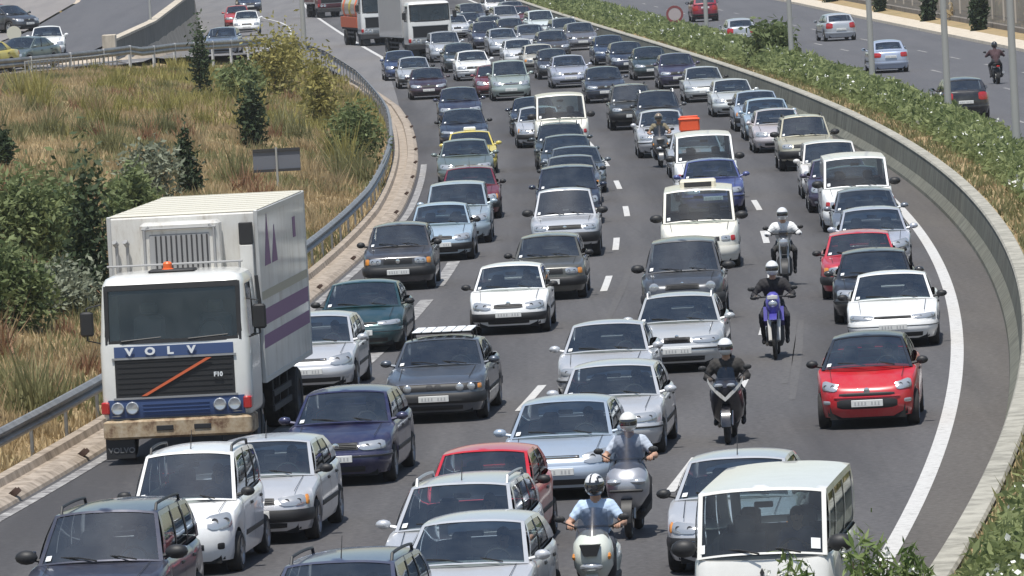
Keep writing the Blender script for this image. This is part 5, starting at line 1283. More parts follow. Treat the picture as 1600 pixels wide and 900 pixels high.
        if near:
            for sg in (1, -1):
                for nm, z0, z1, m, dz in (('stripe', 1.66, 1.88, M_STRIPE, 0), ('stripe', 2.04, 2.30, M_STRIPE, 0), ('stripe', 2.46, 2.60, M_STRIPE2, 0)):
                    mb = MB(); mb.box(x0+.12, x1-.1, *sorted((sg*1.2505, sg*1.256)), z0, z1); part(nm, mb, m, bx)
                for xx, hh in ((x0+.75, .85), (x0+1.75, .62)):
                    mb = MB(); mb.prism([(xx, 3.0), (xx+.8, 3.0), (xx+.5, 3.0+hh)], *sorted((sg*1.2505, sg*1.256))); part('sail_mark', mb, M_STRIPE, bx)
                mb = MB(); mb.box(x1-1.9, x1-1.5, *sorted((sg*1.2505, sg*1.256)), 3.25, 3.6); part('sail_mark', mb, M_STRIPE, bx)
            # refrigeration unit
            mb = MB(); mb.box(1.50, 1.94, -.66, .66, 3.02, 3.86, 0, .05); u = part('reefer_unit', mb, M_WHITE)
            mb = MB(); mb.box(1.485, 1.50, -.50, .50, 3.08, 3.66, 0, .01); gg = part('louvre_panel', mb, M_REEF, u)
            for y in np.arange(-.46, .47, .085): mb = MB(); mb.box(1.465, 1.486, y-.012, y+.012, 3.10, 3.64); part('louvre', mb, M_DGREY, gg)
            for sg in (1, -1): mb = MB(); mb.tube([(1.47, sg*.58, 3.02), (1.47, sg*.58, 3.74), (1.47, sg*.5, 3.80)], .022, 6); part('guard_bar', mb, M_REEF, u)
            mb = MB(); mb.tube([(1.47, -.62, 3.76), (1.47, .62, 3.76)], .022, 6); part('guard_bar', mb, M_REEF, u)
            mb = MB(); mb.tube([(1.3, -1.05, 3.18), (1.3, 1.2, 3.18)], .02, 6); mb.tube([(1.3, -1.0, 3.0), (1.3, -1.0, 3.18)], .02, 6); mb.tube([(1.3, 1.1, 3.0), (1.3, 1.1, 3.18)], .02, 6); part('roof_bar', mb, M_REEF)
            for y in (1.10, .92): mb = MB(); mb.tube([(1.86, y, 2.6), (1.86, y, 3.5)], .028, 8); mb.tube([(1.86, y, 3.5), (1.80, y+.03, 3.56)], .045, 8); part('exhaust_pipe', mb, M_REEF)
            mb = MB(); mb.box(1.80, 1.94, -1.17, -.95, 3.42, 3.78, 0, .01); st = part('intake_stack', mb, M_BLACK)
            mb = MB(); mb.box(1.80, 1.94, -1.17, -.95, 2.3, 3.41, 0, .01); part('stack_duct', mb, M_WHITE, st)
            mb = MB(); mb.tube([(1.86, -1.08, 2.3), (1.84, -1.12, 1.7), (1.88, -1.0, 1.2)], .06, 8); mb.tube([(1.8, -1.2, 2.9), (1.84, -1.24, 2.3), (1.86, -1.1, 1.6)], .03, 6); part('air_hose', mb, M_DGREY, st, kind='stuff')
            mb = MB(); mb.lathe([(.10, 0), (.10, .04), (.075, .05), (.075, .13), (.05, .16), (0, .165)], (.75, .12, 3.09), 14, 'z'); part('beacon', mb, M_BEAC, cab)
            mb = MB(); mb.box(.5, .95, -.35, .42, 3.085, 3.13, 0, .02); part('roof_vent', mb, M_BLACK, cab)
    elif body == 'tank':
        mb = MB(); mb.tube([(x0, 0, 2.25), (x0+.1, 0, 2.25), (x1-.1, 0, 2.25), (x1, 0, 2.25)], [.9, 1.12, 1.12, .9], 24); bx = part('tank', mb, M_PAINT, color=boxcol)
        for k_, m in ((.15, M_BEAC), (.5, mat('lorry_yellow', (.6,.45,.05), .5)), (.85, M_BEAC)):
            x = x0+(x1-x0)*k_; mb = MB(); mb.tube([(x-.35, 0, 2.25), (x+.35, 0, 2.25)], 1.125, 24, cap=False); part('tank_band', mb, m, bx)
        mb = MB(); mb.box(x0+.3, x1-.3, -1.15, 1.15, .98, 1.15, 0, .02); part('catwalk', mb, M_DGREY)
        for y in (1.16, -1.16): mb = MB(); mb.box(x0+.2, x1-.2, y-.03, y+.03, 1.1, 1.75, 0, .01); part('side_skirt', mb, M_ORNG)
    return root
p = at(281, 723); tk = truck(p, slope(p.y), 'white lorry with blue front band and refrigerated box, left lane', (.68,.68,.65,0), None, near=True)
p = at(675, 89); truck(p, slope(p.y), 'white box lorry in the middle of the far queue', (.70,.69,.66,0), (.55,.53,.51,0), boxlen=7.2, dhead=.15)
p = at(598, 71); truck(p, slope(p.y), 'white-cabbed tanker lorry with orange and yellow bands', (.70,.70,.68,0), (.55,.45,.34,0), body='tank', dhead=.13)
p = at(523, 27); truck(p, slope(p.y), 'dark red lorry at the top edge beyond the gore', (.16,.02,.04,0), (.20,.05,.07,0), boxlen=6.0, dhead=.13)

# ------------------------------------------------------------------ motorcycles and riders
M_SMOKE = mat('smoked_screen', build=lambda nt, b: _smoke(nt)) if False else None
def _smoke(nt, b):
    tr = N(nt, 'ShaderNodeBsdfTransparent'); tr.inputs[0].default_value = (.48,.48,.50,1); gl = N(nt, 'ShaderNodeBsdfGlossy'); gl.inputs['Roughness'].default_value = .06
    mx = N(nt, 'ShaderNodeMixShader'); mx.inputs[0].default_value = .14; nt.links.new(tr.outputs[0], mx.inputs[1]); nt.links.new(gl.outputs[0], mx.inputs[2]); nt.links.new(mx.outputs[0], nt.nodes['Material Output'].inputs[0])
M_SMOKE = mat('smoked_screen', build=_smoke)
M_FORK = mat('fork_metal', (.35,.34,.32), .35, .8)
def bike(kind, p, k, label, col1, name='motorcycle', cat='motorcycle', rev=False, lean=0.0):
    root = link(name, None, loc=p, rotz=math.atan2(1, k)+(math.pi if rev else 0), label=label, cat=cat); 
    def part(name, mb, m, par=None, color=None, kind=None, **kw): return link(name, mb.mesh(name, m, **kw), par or root, color=color, kind=kind)
    S = dict(maxi=(.28,.13,1.42), scoot=(.26,.12,1.34), sport=(.30,.13,1.40), dirt=(.34,.10,1.46), naked=(.31,.13,1.42))[kind]
    r, tw, wb = S
    for x, w_, nm in ((0, tw*.8, 'front'), (wb, tw*1.15, 'rear')):
        mb = MB(); n_ = 9; prof = [(r-.06, -w_*.45)]+[(r-.06+.06*math.sin(math.pi*t), -w_*.5*math.cos(math.pi*t)) for t in np.linspace(.12, .88, n_)]+[(r-.06, w_*.45)]
        mb.lathe(prof, (x, 0, r), 28, 'y'); t = part('tyre', mb, M_TYRE)
        mb = MB(); mb.lathe([(r-.055, -w_*.42), (r-.085, -w_*.3), (r-.085, w_*.3), (r-.055, w_*.42)], (x, 0, r), 24, 'y')
        for q in range(6): a = q*math.pi/3; mb.tube([(x+.03*math.cos(a), 0, r+.03*math.sin(a)), (x+(r-.08)*math.cos(a), 0, r+(r-.08)*math.sin(a))], .018, 5)
        mb.lathe([(.045, -w_*.6), (.045, w_*.6)], (x, 0, r), 12, 'y'); part('rim', mb, M_RIMD, t)
        mb = MB(); mb.lathe([(r*.45, -w_*.62), (r*.45, -w_*.56), (r*.2, -w_*.56), (r*.2, -w_*.62), (r*.45, -w_*.62)], (x, 0, r), 20, 'y'); part('brake_disc', mb, M_FORK, t)
    hx, hz = (.34, 1.06) if kind in ('maxi', 'scoot') else (.36, 1.0) if kind == 'sport' else (.38, 1.14)
    for sg in (1, -1):
        mb = MB(); mb.tube([(0, sg*(tw*.62), r), (.18, sg*.085, r+.42), (hx-.03, sg*.085, hz-.08)], [.024, .027, .03], 8); part('fork_leg', mb, M_FORK)
    wbar = dict(maxi=.36, scoot=.35, sport=.32, dirt=.40, naked=.38)[kind]
    mb = MB(); mb.tube([(hx+.10, -wbar, hz+.0), (hx, -.14, hz+.02), (hx, .14, hz+.02), (hx+.10, wbar, hz)], .016, 8); hb = part('handlebar', mb, M_BLACK)
    for sg in (1, -1):
        mb = MB(); mb.tube([(hx+.10, sg*wbar, hz), (hx+.055, sg*(wbar-.12), hz+.006)], .02, 8); part('grip', mb, M_BLACK, hb)
        mb = MB(); mx = {'maxi': (.12, .38, 1.22), 'scoot': (.18, .40, 1.20), 'sport': (.12, .36, 1.22), 'dirt': (.34, .40, 1.32), 'naked': (.34, .38, 1.30)}[kind]
        mb.ball((mx[0], sg*mx[1], mx[2]), (.03, .075, .045), 10); mb.tube([(mx[0]+.02, sg*mx[1], mx[2]-.03), (hx if kind in ('dirt', 'naked') else mx[0]+.10, sg*(.2 if kind != 'sport' else .16), hz+.01)], .010, 6); part('wing_mirror', mb, M_BLACK)
    # engine, exhaust
    mb = MB(); tower(mb, [(.22,.45,1.0,.13,3),(.32,.38,1.08,.17,3),(.56,.40,1.10,.17,3),(.66,.5,1.0,.12,3)], 0, 4); part('engine', mb, M_DGREY)
    mb = MB(); mb.tube([(.45, .10, .35), (.6, .16, .25), (1.1, .2, .32), (wb+.15, .22, .48)], [.025, .03, .055, .06], 8); part('exhaust', mb, M_FORK)
    mb = MB(); mb.tube([(wb, 0, r), (.95, 0, .42)], .05, 6); part('swing_arm', mb, M_FORK)
    if kind in ('maxi', 'scoot'):
        wd = .30 if kind == 'maxi' else .25
        mb = MB(); tower(mb, [(.36,.10,.42,.10,2.4),(.46,-.02,.46,wd*.62,2.6),(.60,-.14,.50,wd*.95,2.6),(.76,-.18,.48,wd*1.02,2.4),(.90,-.10,.44,wd*.95,2.4),(1.0,.04,.42,wd*.72,2.4),(1.05,.14,.38,wd*.4,2.2)], 0, 6); fa = part('front_fairing', mb, M_PAINT, color=col1, angle=50)
        mb = MB(); tower(mb, [(.34,.36,.52,.20,4),(.5,.36,.52,wd*1.0,4),(.8,.36,.5,wd*1.05,4),(.92,.38,.48,wd*.8,4)], 0, 5); part('leg_shield', mb, M_DGREY)
        mb = MB(); tower(mb, [(.22,.45,wb+.0,.15,5),(.30,.42,wb+.05,.22,5),(.42,.42,wb+.1,.23,5),(.46,.46,wb+.1,.2,5)], 0, 5); part('footboard', mb, M_DGREY)
        mb = MB(); tower(mb, [(.42,.72,wb+.22,.20,3),(.6,.70,wb+.34,.23,3),(.74,.72,wb+.38,.21,3),(.78,.78,wb+.34,.16,3)], 0, 5); part('tail_fairing', mb, M_PAINT, color=col1, angle=50)
        mb = MB(); tower(mb, [(.74,.72,wb+.25,.17,3),(.80,.70,wb+.28,.18,3),(.85,.76,wb+.2,.14,3)], 0, 5); part('seat', mb, M_BLACK)
        # screen
        zt = 1.46 if kind == 'maxi' else 1.32; G = []
        for i in range(9):
            u = -1+i/4; row = []
            for j in range(6): v = j/5; hw = (.27-.10*v) if kind == 'maxi' else (.22-.05*v); row.append((-.05+.33*v+.13*u*u+.03*v*v, u*hw, .90+(zt-.90)*v*(1-.10*u*u)))
            G.append(row)
        mb = MB(); mb.grid(G); part('windshield', mb, M_SMOKE)
        if kind == 'maxi':
            for sg in (1, -1): mb = MB(); mb.ball((-.10, sg*.15, .80), (.09, .12, .055), 12); part('headlight', mb, M_LAMP, fa)
            mb = MB(); mb.box(-.20, -.15, -.24, .24, .66, .70, 0, .015); part('nose_trim', mb, M_BLACK, fa)
        else:
            mb = MB(); mb.prism([(-.13, .90), (.13, .90), (.08, .76), (-.08, .76)], -.215, -.10, axis='x'); part('nose_intake', mb, M_BLACK, fa)
            mb = MB(); mb.ball((-.12, 0, .62), (.09, .15, .06), 14); part('headlight', mb, M_LAMP, fa)
            for sg in (1, -1): mb = MB(); mb.ball((-.02, sg*.215, .74), (.06, .035, .05), 8); part('turn_signal', mb, M_AMBER, fa)
        mb = MB(); G = [[(r*1.12*math.cos(a)*-1, y*(1-.2*abs(math.cos(a))), r+r*1.12*math.sin(a)) for y in (-.085, -.05, 0, .05, .085)] for a in np.linspace(-.1, 1.9, 8)]; mb.grid(G); part('mudguard', mb, M_PAINT if kind == 'scoot' else M_BLACK, color=col1)
    elif kind == 'sport':
        mb = MB(); tower(mb, [(.30,.30,.75,.14,3),(.42,.16,.85,.24,3),(.60,.02,.9,.27,2.6),(.78,-.16,.7,.26,2.4),(.92,-.16,.55,.23,2.4),(1.02,-.02,.45,.17,2.2)], 0, 6); fa = part('front_fairing', mb, M_PAINT, color=col1, angle=50)
        for sg in (1, -1):
            mb = MB(); G = [[(-.215+.10*(y/.2)**2+.11*max(0, z-.9), sg*y, z) for z in np.linspace(z0, z1, 4)] for y, z0, z1 in ((.0, .70, .765), (.08, .765, .84), (.16, .84, .905), (.24, .925, .985), (.285, 1.01, 1.07))]
            mb.grid(G); mb.grid([[(x+.03, y, z) for x, y, z in rw] for rw in G]); part('white_nose_panel', mb, M_WHITE, fa)
            mb = MB(); mb.ball((-.15, sg*.10, .955), (.05, .075, .035), 10); part('headlight', mb, M_LAMP, fa)
        G = []
        for i in range(9):
            u = -1+i/4; G.append([(-.06+.36*v+.10*u*u, u*(.17-.05*v), .98+.24*v*(1-.12*u*u)) for v in np.linspace(0, 1, 5)])
        mb = MB(); mb.grid(G); part('windshield', mb, M_SMOKE)
        mb = MB(); tower(mb, [(.62,.5,.95,.15,3),(.80,.46,.95,.18,3),(.92,.5,.9,.13,3)], 0, 5); part('fuel_tank', mb, M_PAINT, color=col1, angle=50)
        mb = MB(); tower(mb, [(.66,.9,wb+.25,.12,3),(.8,.9,wb+.32,.15,3),(.86,.95,wb+.3,.1,3)], 0, 5); part('tail_fairing', mb, M_PAINT, color=col1, angle=50)
        mb = MB(); mb.box(.85, 1.35, -.14, .14, .78, .86, 0, .04); part('seat', mb, M_BLACK)
        mb = MB(); G = [[(r*1.08*math.cos(a)*-1, y, r+r*1.08*math.sin(a)) for y in (-.07, 0, .07)] for a in np.linspace(.0, 2.1, 8)]; mb.grid(G); part('mudguard', mb, M_PAINT, color=col1)
    else:
        d = kind == 'dirt'
        mb = MB(); tower(mb, [(.70,.42,.98,.12,3),(.86,.38,.98,.17,3),(1.0,.42,.92,.12,3)], 0, 5); part('fuel_tank', mb, M_PAINT, color=col1, angle=50)
        mb = MB(); mb.box(.8, wb+.1, -.13, .13, .86 if d else .78, .93 if d else .86, 0, .03); part('seat', mb, M_BLACK)
        if d:
            mb = MB(); tower(mb, [(.86,-.02,.22,.07,2.6),(.95,-.06,.24,.13,2.6),(1.10,-.04,.26,.14,2.6),(1.22,.04,.26,.10,2.6),(1.26,.1,.24,.05,2.6)], 0, 5); fa = part('headlight_mask', mb, M_PAINT, color=col1, angle=50)
            mb = MB(); mb.ball((-.05, 0, 1.05), (.05, .085, .07), 12); part('headlight', mb, M_LAMP, fa)
            mb = MB(); mb.box(-.075, -.045, -.10, .10, 1.13, 1.21, 0, .02); part('number_panel', mb, M_WHITE, fa)
            mb = MB(); mb.prism([(-.45, .78), (-.2, .86), (.25, .88), (.3, .84), (-.1, .80)], -.07, .07); part('mudguard', mb, M_PAINT, color=col1)
            for sg in (1, -1):
                mb = MB(); mb.ball((hx, sg*.36, hz+.01), (.04, .08, .04), 10); part('hand_guard', mb, M_BLACK, hb)
                mb = MB(); mb.prism([(.2, .72), (.55, .6), (.75, .7), (.7, .92), (.3, .98)], *sorted((sg*.12, sg*.19))); part('radiator_shroud', mb, M_PAINT, color=col1)
                mb = MB(); mb.tube([(0.0, sg*.075, r+.02), (.16, sg*.09, r+.40)], .038, 8); part('fork_guard', mb, M_WHITE)
        else:
            mb = MB(); mb.lathe([(.0, -.10), (.06, -.095), (.095, -.07), (.10, 0), (.07, .10), (0, .12)], (.12, 0, .98), 16, 'x'); part('headlight', mb, M_LAMP)
            mb = MB(); mb.box(.06, .14, -.10, .10, 1.10, 1.24, 0, .03); part('fly_screen', mb, M_SMOKE)
            mb = MB(); G = [[(r*1.08*math.cos(a)*-1, y, r+r*1.08*math.sin(a)) for y in (-.07, 0, .07)] for a in np.linspace(.0, 2.1, 8)]; mb.grid(G); part('mudguard', mb, M_BLACK)
        mb = MB(); mb.prism([(wb-.1, .8), (wb+.35, .86), (wb+.3, .80), (wb+.05, .72)], -.1, .1); part('tail_fairing', mb, M_BLACK)
    mb = MB(); mb.box(wb+.28, wb+.34, -.07, .07, .70, .78, 0, .02); part('tail_light', mb, M_REDL)
    return root, dict(hx=hx, hz=hz, wbar=wbar, wb=wb, kind=kind)

def person(root_bike, info, label, shirt, trousers, hand, shoes, helmet, visor=(.02,.02,.025), sleeve=None, stripe=None, crate=None):
    """seated rider, one skin grown over tapered limbs (voxel remesh), helmet as child"""
    k = info['kind']; sc_ = k in ('maxi', 'scoot')
    hip = Vector((.92 if sc_ else .98, 0, .88 if sc_ else (.90 if k != 'dirt' else .99))); up_ = .43
    sh = hip+Vector((-.16 if sc_ else (-.38 if k == 'sport' else -.24), 0, up_-(.06 if k == 'sport' else 0)))
    neck = sh+Vector((-.03, 0, .08)); hd_ = neck+Vector((-.05, 0, .14))
    segs = []  # (a, b, ra, rb, mat)
    def cap(a, b, ra, rb, m): segs.append((Vector(a), Vector(b), ra, rb, m))
    cap(hip+Vector((0,-.07,0)), hip+Vector((0,.07,0)), .135, .135, 1); mid = (hip+sh)/2+Vector((.02,0,0))
    cap(hip, mid, .15, .155, 0); cap(mid+Vector((0,-.05,0)), sh+Vector((0,-.11,-.06)), .14, .13, 0); cap(mid+Vector((0,.05,0)), sh+Vector((0,.11,-.06)), .14, .13, 0)
    cap(sh+Vector((0,-.17,-.01)), sh+Vector((0,.17,-.01)), .085, .085, 0); cap(sh, neck+Vector((0,0,.04)), .065, .06, 0 if sleeve else 2)
    cap(neck, hd_, .06, .085, 2)
    gx, gy, gz = info['hx']+.075, info['wbar']-.06, info['hz']
    for sg in (1, -1):
        S = sh+Vector((0, sg*.19, -.02)); Hn = Vector((gx+.03, sg*gy, gz+.025)); E = (S+Hn)/2+Vector((.06, sg*.11, -.10))
        j = 1.18 if sleeve else 1.0; cap(S, S*.45+E*.55, .076*j, .064*j, 0); cap(S*.45+E*.55, E, .052*j, .048*j, 0 if sleeve else 2); cap(E, Hn, .047*j, .03*j, 0 if sleeve else 2)
        K = Vector((.52 if sc_ else .62, sg*(.19 if sc_ else .24), .80 if sc_ else .78)); An = Vector((.42, sg*.17, .42)) if sc_ else Vector((.84, sg*.22, .36))
        cap(hip+Vector((-.02, sg*.10, -.02)), K, .095, .065, 1); cap(K, An, .062, .043, 1)
        toe = An+Vector((-.17, 0, -.075)) if True else An; cap(An+Vector((.02,0,-.05)), toe, .045, .036, 3)
    mb = MB()
    for a, b, ra, rb, m in segs:
        mb.tube([a, b], [ra, rb], 12); mb.ball(a, ra, 12); mb.ball(b, rb, 12)
    me = bpy.data.meshes.new('body'); me.from_pydata(mb.v, [], mb.f); o = bpy.data.objects.new('tmp', me)
    md_ = o.modifiers.new('r', 'REMESH'); md_.mode = 'VOXEL'; md_.voxel_size = .018; s2 = o.modifiers.new('s', 'SMOOTH'); s2.iterations = 5; s2.factor = .5
    me2 = eval_mesh(o)
    V_ = np.array([v.co for v in me2.vertices]); F_ = [tuple(p.vertices) for p in me2.polygons]
    cen = np.array([V_[list(f)].mean(0) for f in F_]); dist = []
    for a, b, ra, rb, m in segs:
        A = np.array(a); d = np.array(b)-A; t = np.clip(((cen-A)@d)/max(1e-9, d@d), 0, 1); dist.append(np.linalg.norm(cen-(A+t[:, None]*d), axis=1)-(ra+(rb-ra)*t))
    mi = [segs[i][4] for i in np.argmin(np.array(dist), 0)]
    nr = np.array([v.normal for v in me2.vertices]); wr_ = np.sin(V_[:, 2]*70+V_[:, 0]*40)*np.sin(V_[:, 1]*55+V_[:, 2]*30)+.6*np.sin(V_[:, 2]*38-V_[:, 1]*60); V_ = V_+nr*(wr_*.0045)[:, None]
    out = MB(); out.v = [tuple(v) for v in V_]; out.f = F_; out.m = mi
    # hands closed on the grips: palm, four fingers of unequal length, thumb from the side
    for sg in (1, -1):
        c = Vector((gx, sg*gy, gz)); out.ball(c+Vector((.03, 0, .022)), (.036, .045, .026), 10, 4)
        for q, (dy, ln) in enumerate(((-.033, .8), (-.011, 1.0), (.011, .95), (.033, .75))):
            pts = [c+Vector((.038*math.cos(a)*1.0, dy, .036*math.sin(a))) for a in np.linspace(.9, .9+3.1*ln, 6)]; out.tube(pts, [.0105, .0105, .010, .0095, .009, .007], 6, 4)
        out.tube([c+Vector((.04, -sg*.035, .01)), c+Vector((.02, -sg*.058, -.01)), c+Vector((-.015, -sg*.05, -.028))], [.012, .011, .008], 6, 4)
    nm = lambda c, n: mat('%s_%02d%02d%02d' % (n, c[0]*99, c[1]*99, c[2]*99), c, .85)
    b = link('person', None, loc=root_bike.location, label=label, cat='person'); b.rotation_euler = root_bike.rotation_euler
    mats = [nm(shirt, 'cloth'), nm(trousers, 'cloth'), M_SKIN, nm(shoes, 'leather'), M_SKIN if hand is None else nm(hand, 'glove')]
    bo_ = link('body', out.mesh('body', mats, merge=False, angle=60), b)
    # head: face behind the visor
    c = hd_+Vector((-.01, 0, .015)); fc = MB(); fc.ball(c, (.10, .078, .118), 16); fc.ball(c+Vector((-.105, 0, -.02)), (.022, .016, .026), 8)
    for sg in (1, -1): fc.ball(c+Vector((-.088, sg*.033, .012)), (.014, .016, .010), 8, 1); fc.ball(c+Vector((0, sg*.08, 0)), (.02, .012, .03), 8)
    fc.box(c.x-.10, c.x-.085, -.025, .025, c.z-.066, c.z-.056, 1); link('head', fc.mesh('head', [M_SKIN, M_DASH]), b)
    hm = MB(); rings = []
    HX, HY, HZ = .158, .128, .148; n1, n2 = 20, 28
    for i in range(n1+1):
        t = math.pi*i/n1
        for j in range(n2):
            u = 2*math.pi*j/n2; dx = -math.cos(u)*math.sin(t); x = dx*HX; 
            if dx > 0: x *= .92
            if math.cos(t) < -.2 and dx < 0: x *= 1.06
            hm.v.append((c.x+x+.005, math.sin(u)*math.sin(t)*HY, c.z+.02+math.cos(t)*HZ*(1 if math.cos(t) > 0 else .98)))
    for i in range(n1):
        for j in range(n2):
            f = (i*n2+j, (i+1)*n2+j, (i+1)*n2+(j+1)%n2, i*n2+(j+1)%n2); q = sum((Vector(hm.v[v]) for v in f), Vector())/4-Vector((c.x, 0, c.z+.02))
            if q.z < -.125: continue
            vis = q.x < -.045 and -.055 < q.z < .05
            st = stripe is not None and q.z > .055 and abs(math.sin(q.y*34+q.x*12)) > .45
            hm.f.append(f); hm.m.append(1 if vis else 2 if st else 0)
    h = link('helmet', hm.mesh('helmet', [mat('helmet_%02d%02d%02d' % tuple(int(v*99) for v in helmet), helmet, .25, coat=.8), mat('visor', visor, .08, coat=1), mat('helmet_stripe', stripe or (.7,.7,.7), .3)], merge=True, angle=50), b)
    return b
def rider(kind, px, py, blabel, col1, plabel, shirt, trousers, hand, shoes, helmet, rev=False, Y=None, **kw):
    p = at(px, py)
    b, info = bike(kind, p, slope(p.y), blabel, col1, name='scooter' if kind in ('maxi', 'scoot') else 'motorcycle', cat='scooter' if kind in ('maxi', 'scoot') else 'motorcycle', rev=rev)
    person(b, info, plabel, shirt, trousers, hand, shoes, helmet, **kw); return b
JEANS = (.05,.06,.10); BLKC = (.02,.02,.022)
rider('scoot', 930, 962, 'white scooter with dark screen at the bottom edge', (.62,.65,.58,0), 'person in a pale blue shirt and dark helmet riding the white scooter', (.46,.58,.74), (.04,.045,.06), None, BLKC, (.03,.03,.032), stripe=(.65,.65,.66))
rider('maxi', 984, 842, 'silver maxi scooter with tall smoked screen', (.42,.43,.46,.5), 'person in a light grey-blue shirt and white helmet on the silver scooter', (.45,.50,.58), JEANS, None, BLKC, (.74,.73,.69))
rider('sport', 1138, 694, 'black sports motorcycle with white V-shaped nose', (.012,.012,.02,.1), 'person in dark clothes and white helmet on the black sports motorcycle', (.035,.032,.03), (.03,.03,.032), (.10,.08,.07), BLKC, (.72,.72,.72), sleeve=True)
rider('dirt', 1212, 562, 'blue trail motorcycle with purple-white headlamp mask', (.07,.06,.34,0), 'person in black jacket and white helmet on the blue motorcycle', (.022,.02,.022), (.02,.02,.025), (.25,.2,.17), BLKC, (.72,.72,.71), sleeve=True)
rider('naked', 1228, 449, 'black motorcycle furthest back of those filtering between lanes', (.02,.02,.022,.1), 'person in a white jacket and white helmet, furthest back of the filtering riders', (.74,.74,.73), (.03,.03,.035), (.6,.6,.6), BLKC, (.70,.70,.70), sleeve=True)
rider('scoot', 1034, 262, 'courier scooter beside the plain white van', (.12,.12,.12,.2), 'person in khaki on the courier scooter left of the plain white van', (.20,.17,.11), (.08,.075,.06), None, BLKC, (.22,.17,.12))
cb = rider('naked', 1554, 130, 'black motorcycle riding away on the far carriageway', (.015,.015,.015,.1), 'person in dark clothes riding away on the far carriageway', (.06,.03,.035), (.02,.02,.022), BLKC, BLKC, (.02,.02,.022), sleeve=True, rev=True)
# orange-red crate on the roof of the grey car beside the plain white van
for c_ in CARS:
    if 'orange crate' in c_[1]:
        o_ = c_[6]; q = mat_of(o_) @ Vector((2.4, .12, 1.415))
        mb = MB(); mb.box(-.34, .34, -.31, .31, 0, .44, 0, .05); mb.box(-.36, .36, -.33, .33, .36, .40, 0, .015)
        ob = link('crate', None, loc=q, rotz=o_.rotation_euler.z, label='orange-red crate on the roof of the grey car', cat='crate'); link('tub', mb.mesh('tub', mat('crate_orange', (.75,.10,.03), .5)), ob)
        mb = MB(); mb.box(-.30, .30, -.27, .27, .442, .47, 0, .01); link('lid', mb.mesh('lid', MATS['crate_orange']), ob)
# ------------------------------------------------------------------ drivers behind the glass of the nearer cars
def driver_mesh(shirt):
    segs = []
    def cap(a, b, ra, rb, m): segs.append((Vector(a), Vector(b), ra, rb, m))
    cap((.1,-.06,.08),(.1,.06,.08),.13,.13,1); cap((.1,0,.1),(.12,0,.36),.14,.15,0); cap((.14,-.15,.46),(.14,.15,.46),.085,.085,0); cap((.12,0,.36),(.14,-.08,.42),.14,.12,0); cap((.12,0,.36),(.14,.08,.42),.14,.12,0)
    cap((.13,0,.48),(.10,0,.60),.06,.055,2); cap((.09,0,.66),(.09,0,.72),.085,.085,2); cap((-.01,0,.66),(-.005,0,.68),.018,.014,2)
    for sg in (1, -1):
        cap((.14,sg*.19,.44),(.02,sg*.24,.24),.06,.05,0); cap((.02,sg*.24,.24),(-.26,sg*.14,.33),.045,.03,2); cap((-.26,sg*.14,.33),(-.30,sg*.12,.36),.035,.03,2)
        cap((.06,sg*.09,.06),(-.38,sg*.12,.10),.085,.065,1); cap((-.38,sg*.12,.10),(-.48,sg*.12,-.25),.06,.05,1)
    mb = MB()
    for a, b, ra, rb, m in segs: mb.tube([a, b], [ra, rb], 10); mb.ball(a, ra, 10); mb.ball(b, rb, 10)
    me = bpy.data.meshes.new('b'); me.from_pydata(mb.v, [], mb.f); o = bpy.data.objects.new('t', me)
    m1 = o.modifiers.new('r', 'REMESH'); m1.mode = 'VOXEL'; m1.voxel_size = .022; m2 = o.modifiers.new('s', 'SMOOTH'); m2.iterations = 3
    me2 = eval_mesh(o)
    V_ = np.array([v.co for v in me2.vertices]); F_ = [tuple(p.vertices) for p in me2.polygons]; cen = np.array([V_[list(f)].mean(0) for f in F_]); ds = []
    for a, b, ra, rb, m in segs:
        A = np.array(a); d = np.array(b)-A; t = np.clip(((cen-A)@d)/max(1e-9, d@d), 0, 1); ds.append(np.linalg.norm(cen-(A+t[:, None]*d), axis=1)-(ra+(rb-ra)*t))
    out = MB(); out.v = [tuple(v) for v in V_]; out.f = F_; out.m = [segs[i][4] for i in np.argmin(np.array(ds), 0)]
    for sg in (1, -1):
        c = Vector((-.31, sg*.125, .36))
        for q, ln in enumerate((.8, 1, .95, .75)): out.tube([c+Vector((.02*math.cos(a)-.01, sg*(-.02), .016*(q-1.5))) +Vector((-.022*math.sin(a), 0, 0)) for a in np.linspace(0, 2.6*ln, 4)], [.009,.009,.008,.006], 5, 2)
        out.tube([c+Vector((.02, -sg*.02, .02)), c+Vector((-.005, -sg*.04, .03))], [.010, .007], 5, 2)
    for sg in (1, -1): out.ball((.012, sg*.03, .705), (.01, .014, .009), 6, 3)
    out.box(.0, .012, -.022, .022, .628, .636, 3)
    hair = MB(); hair.ball((.10, 0, .715), (.098, .092, .098), 12)
    return out.mesh('body', [mat('shirt_%02d%02d%02d' % tuple(int(v*99) for v in shirt), shirt, .9), mat('cloth_050610', (.05,.06,.10), .9), M_SKIN, M_DASH], merge=False), hair.mesh('hair', mat('dark_hair', (.025,.018,.014), .7))
DV = [driver_mesh(s) for s in ((.55,.55,.53), (.08,.10,.16), (.40,.13,.10), (.30,.36,.44))]
for i, c_ in enumerate([c_ for c_ in CARS if c_[2].y < 150]):
    o_ = c_[6]; kind = c_[7]; p = MODELS[kind]['p']
    sx = p.get('seat_rows', [p['xc']+1.12])[0]; zt = min(Body_zs(p)+.02+p.get('seat_up', 0), p['H']-.42)
    q = mat_of(o_) @ Vector((sx-.06, -.38*p['W']/2, zt-.44))
    d = link('person', None, loc=q, rotz=o_.rotation_euler.z, label='person driving the '+c_[1], cat='person')
    if len(d['label'].split()) > 16: d['label'] = ' '.join(d['label'].split()[:16])
    b_, h_ = DV[i % 4]; link('body', b_, d); link('hair', h_, d); d.scale = (.92, .92, .92)
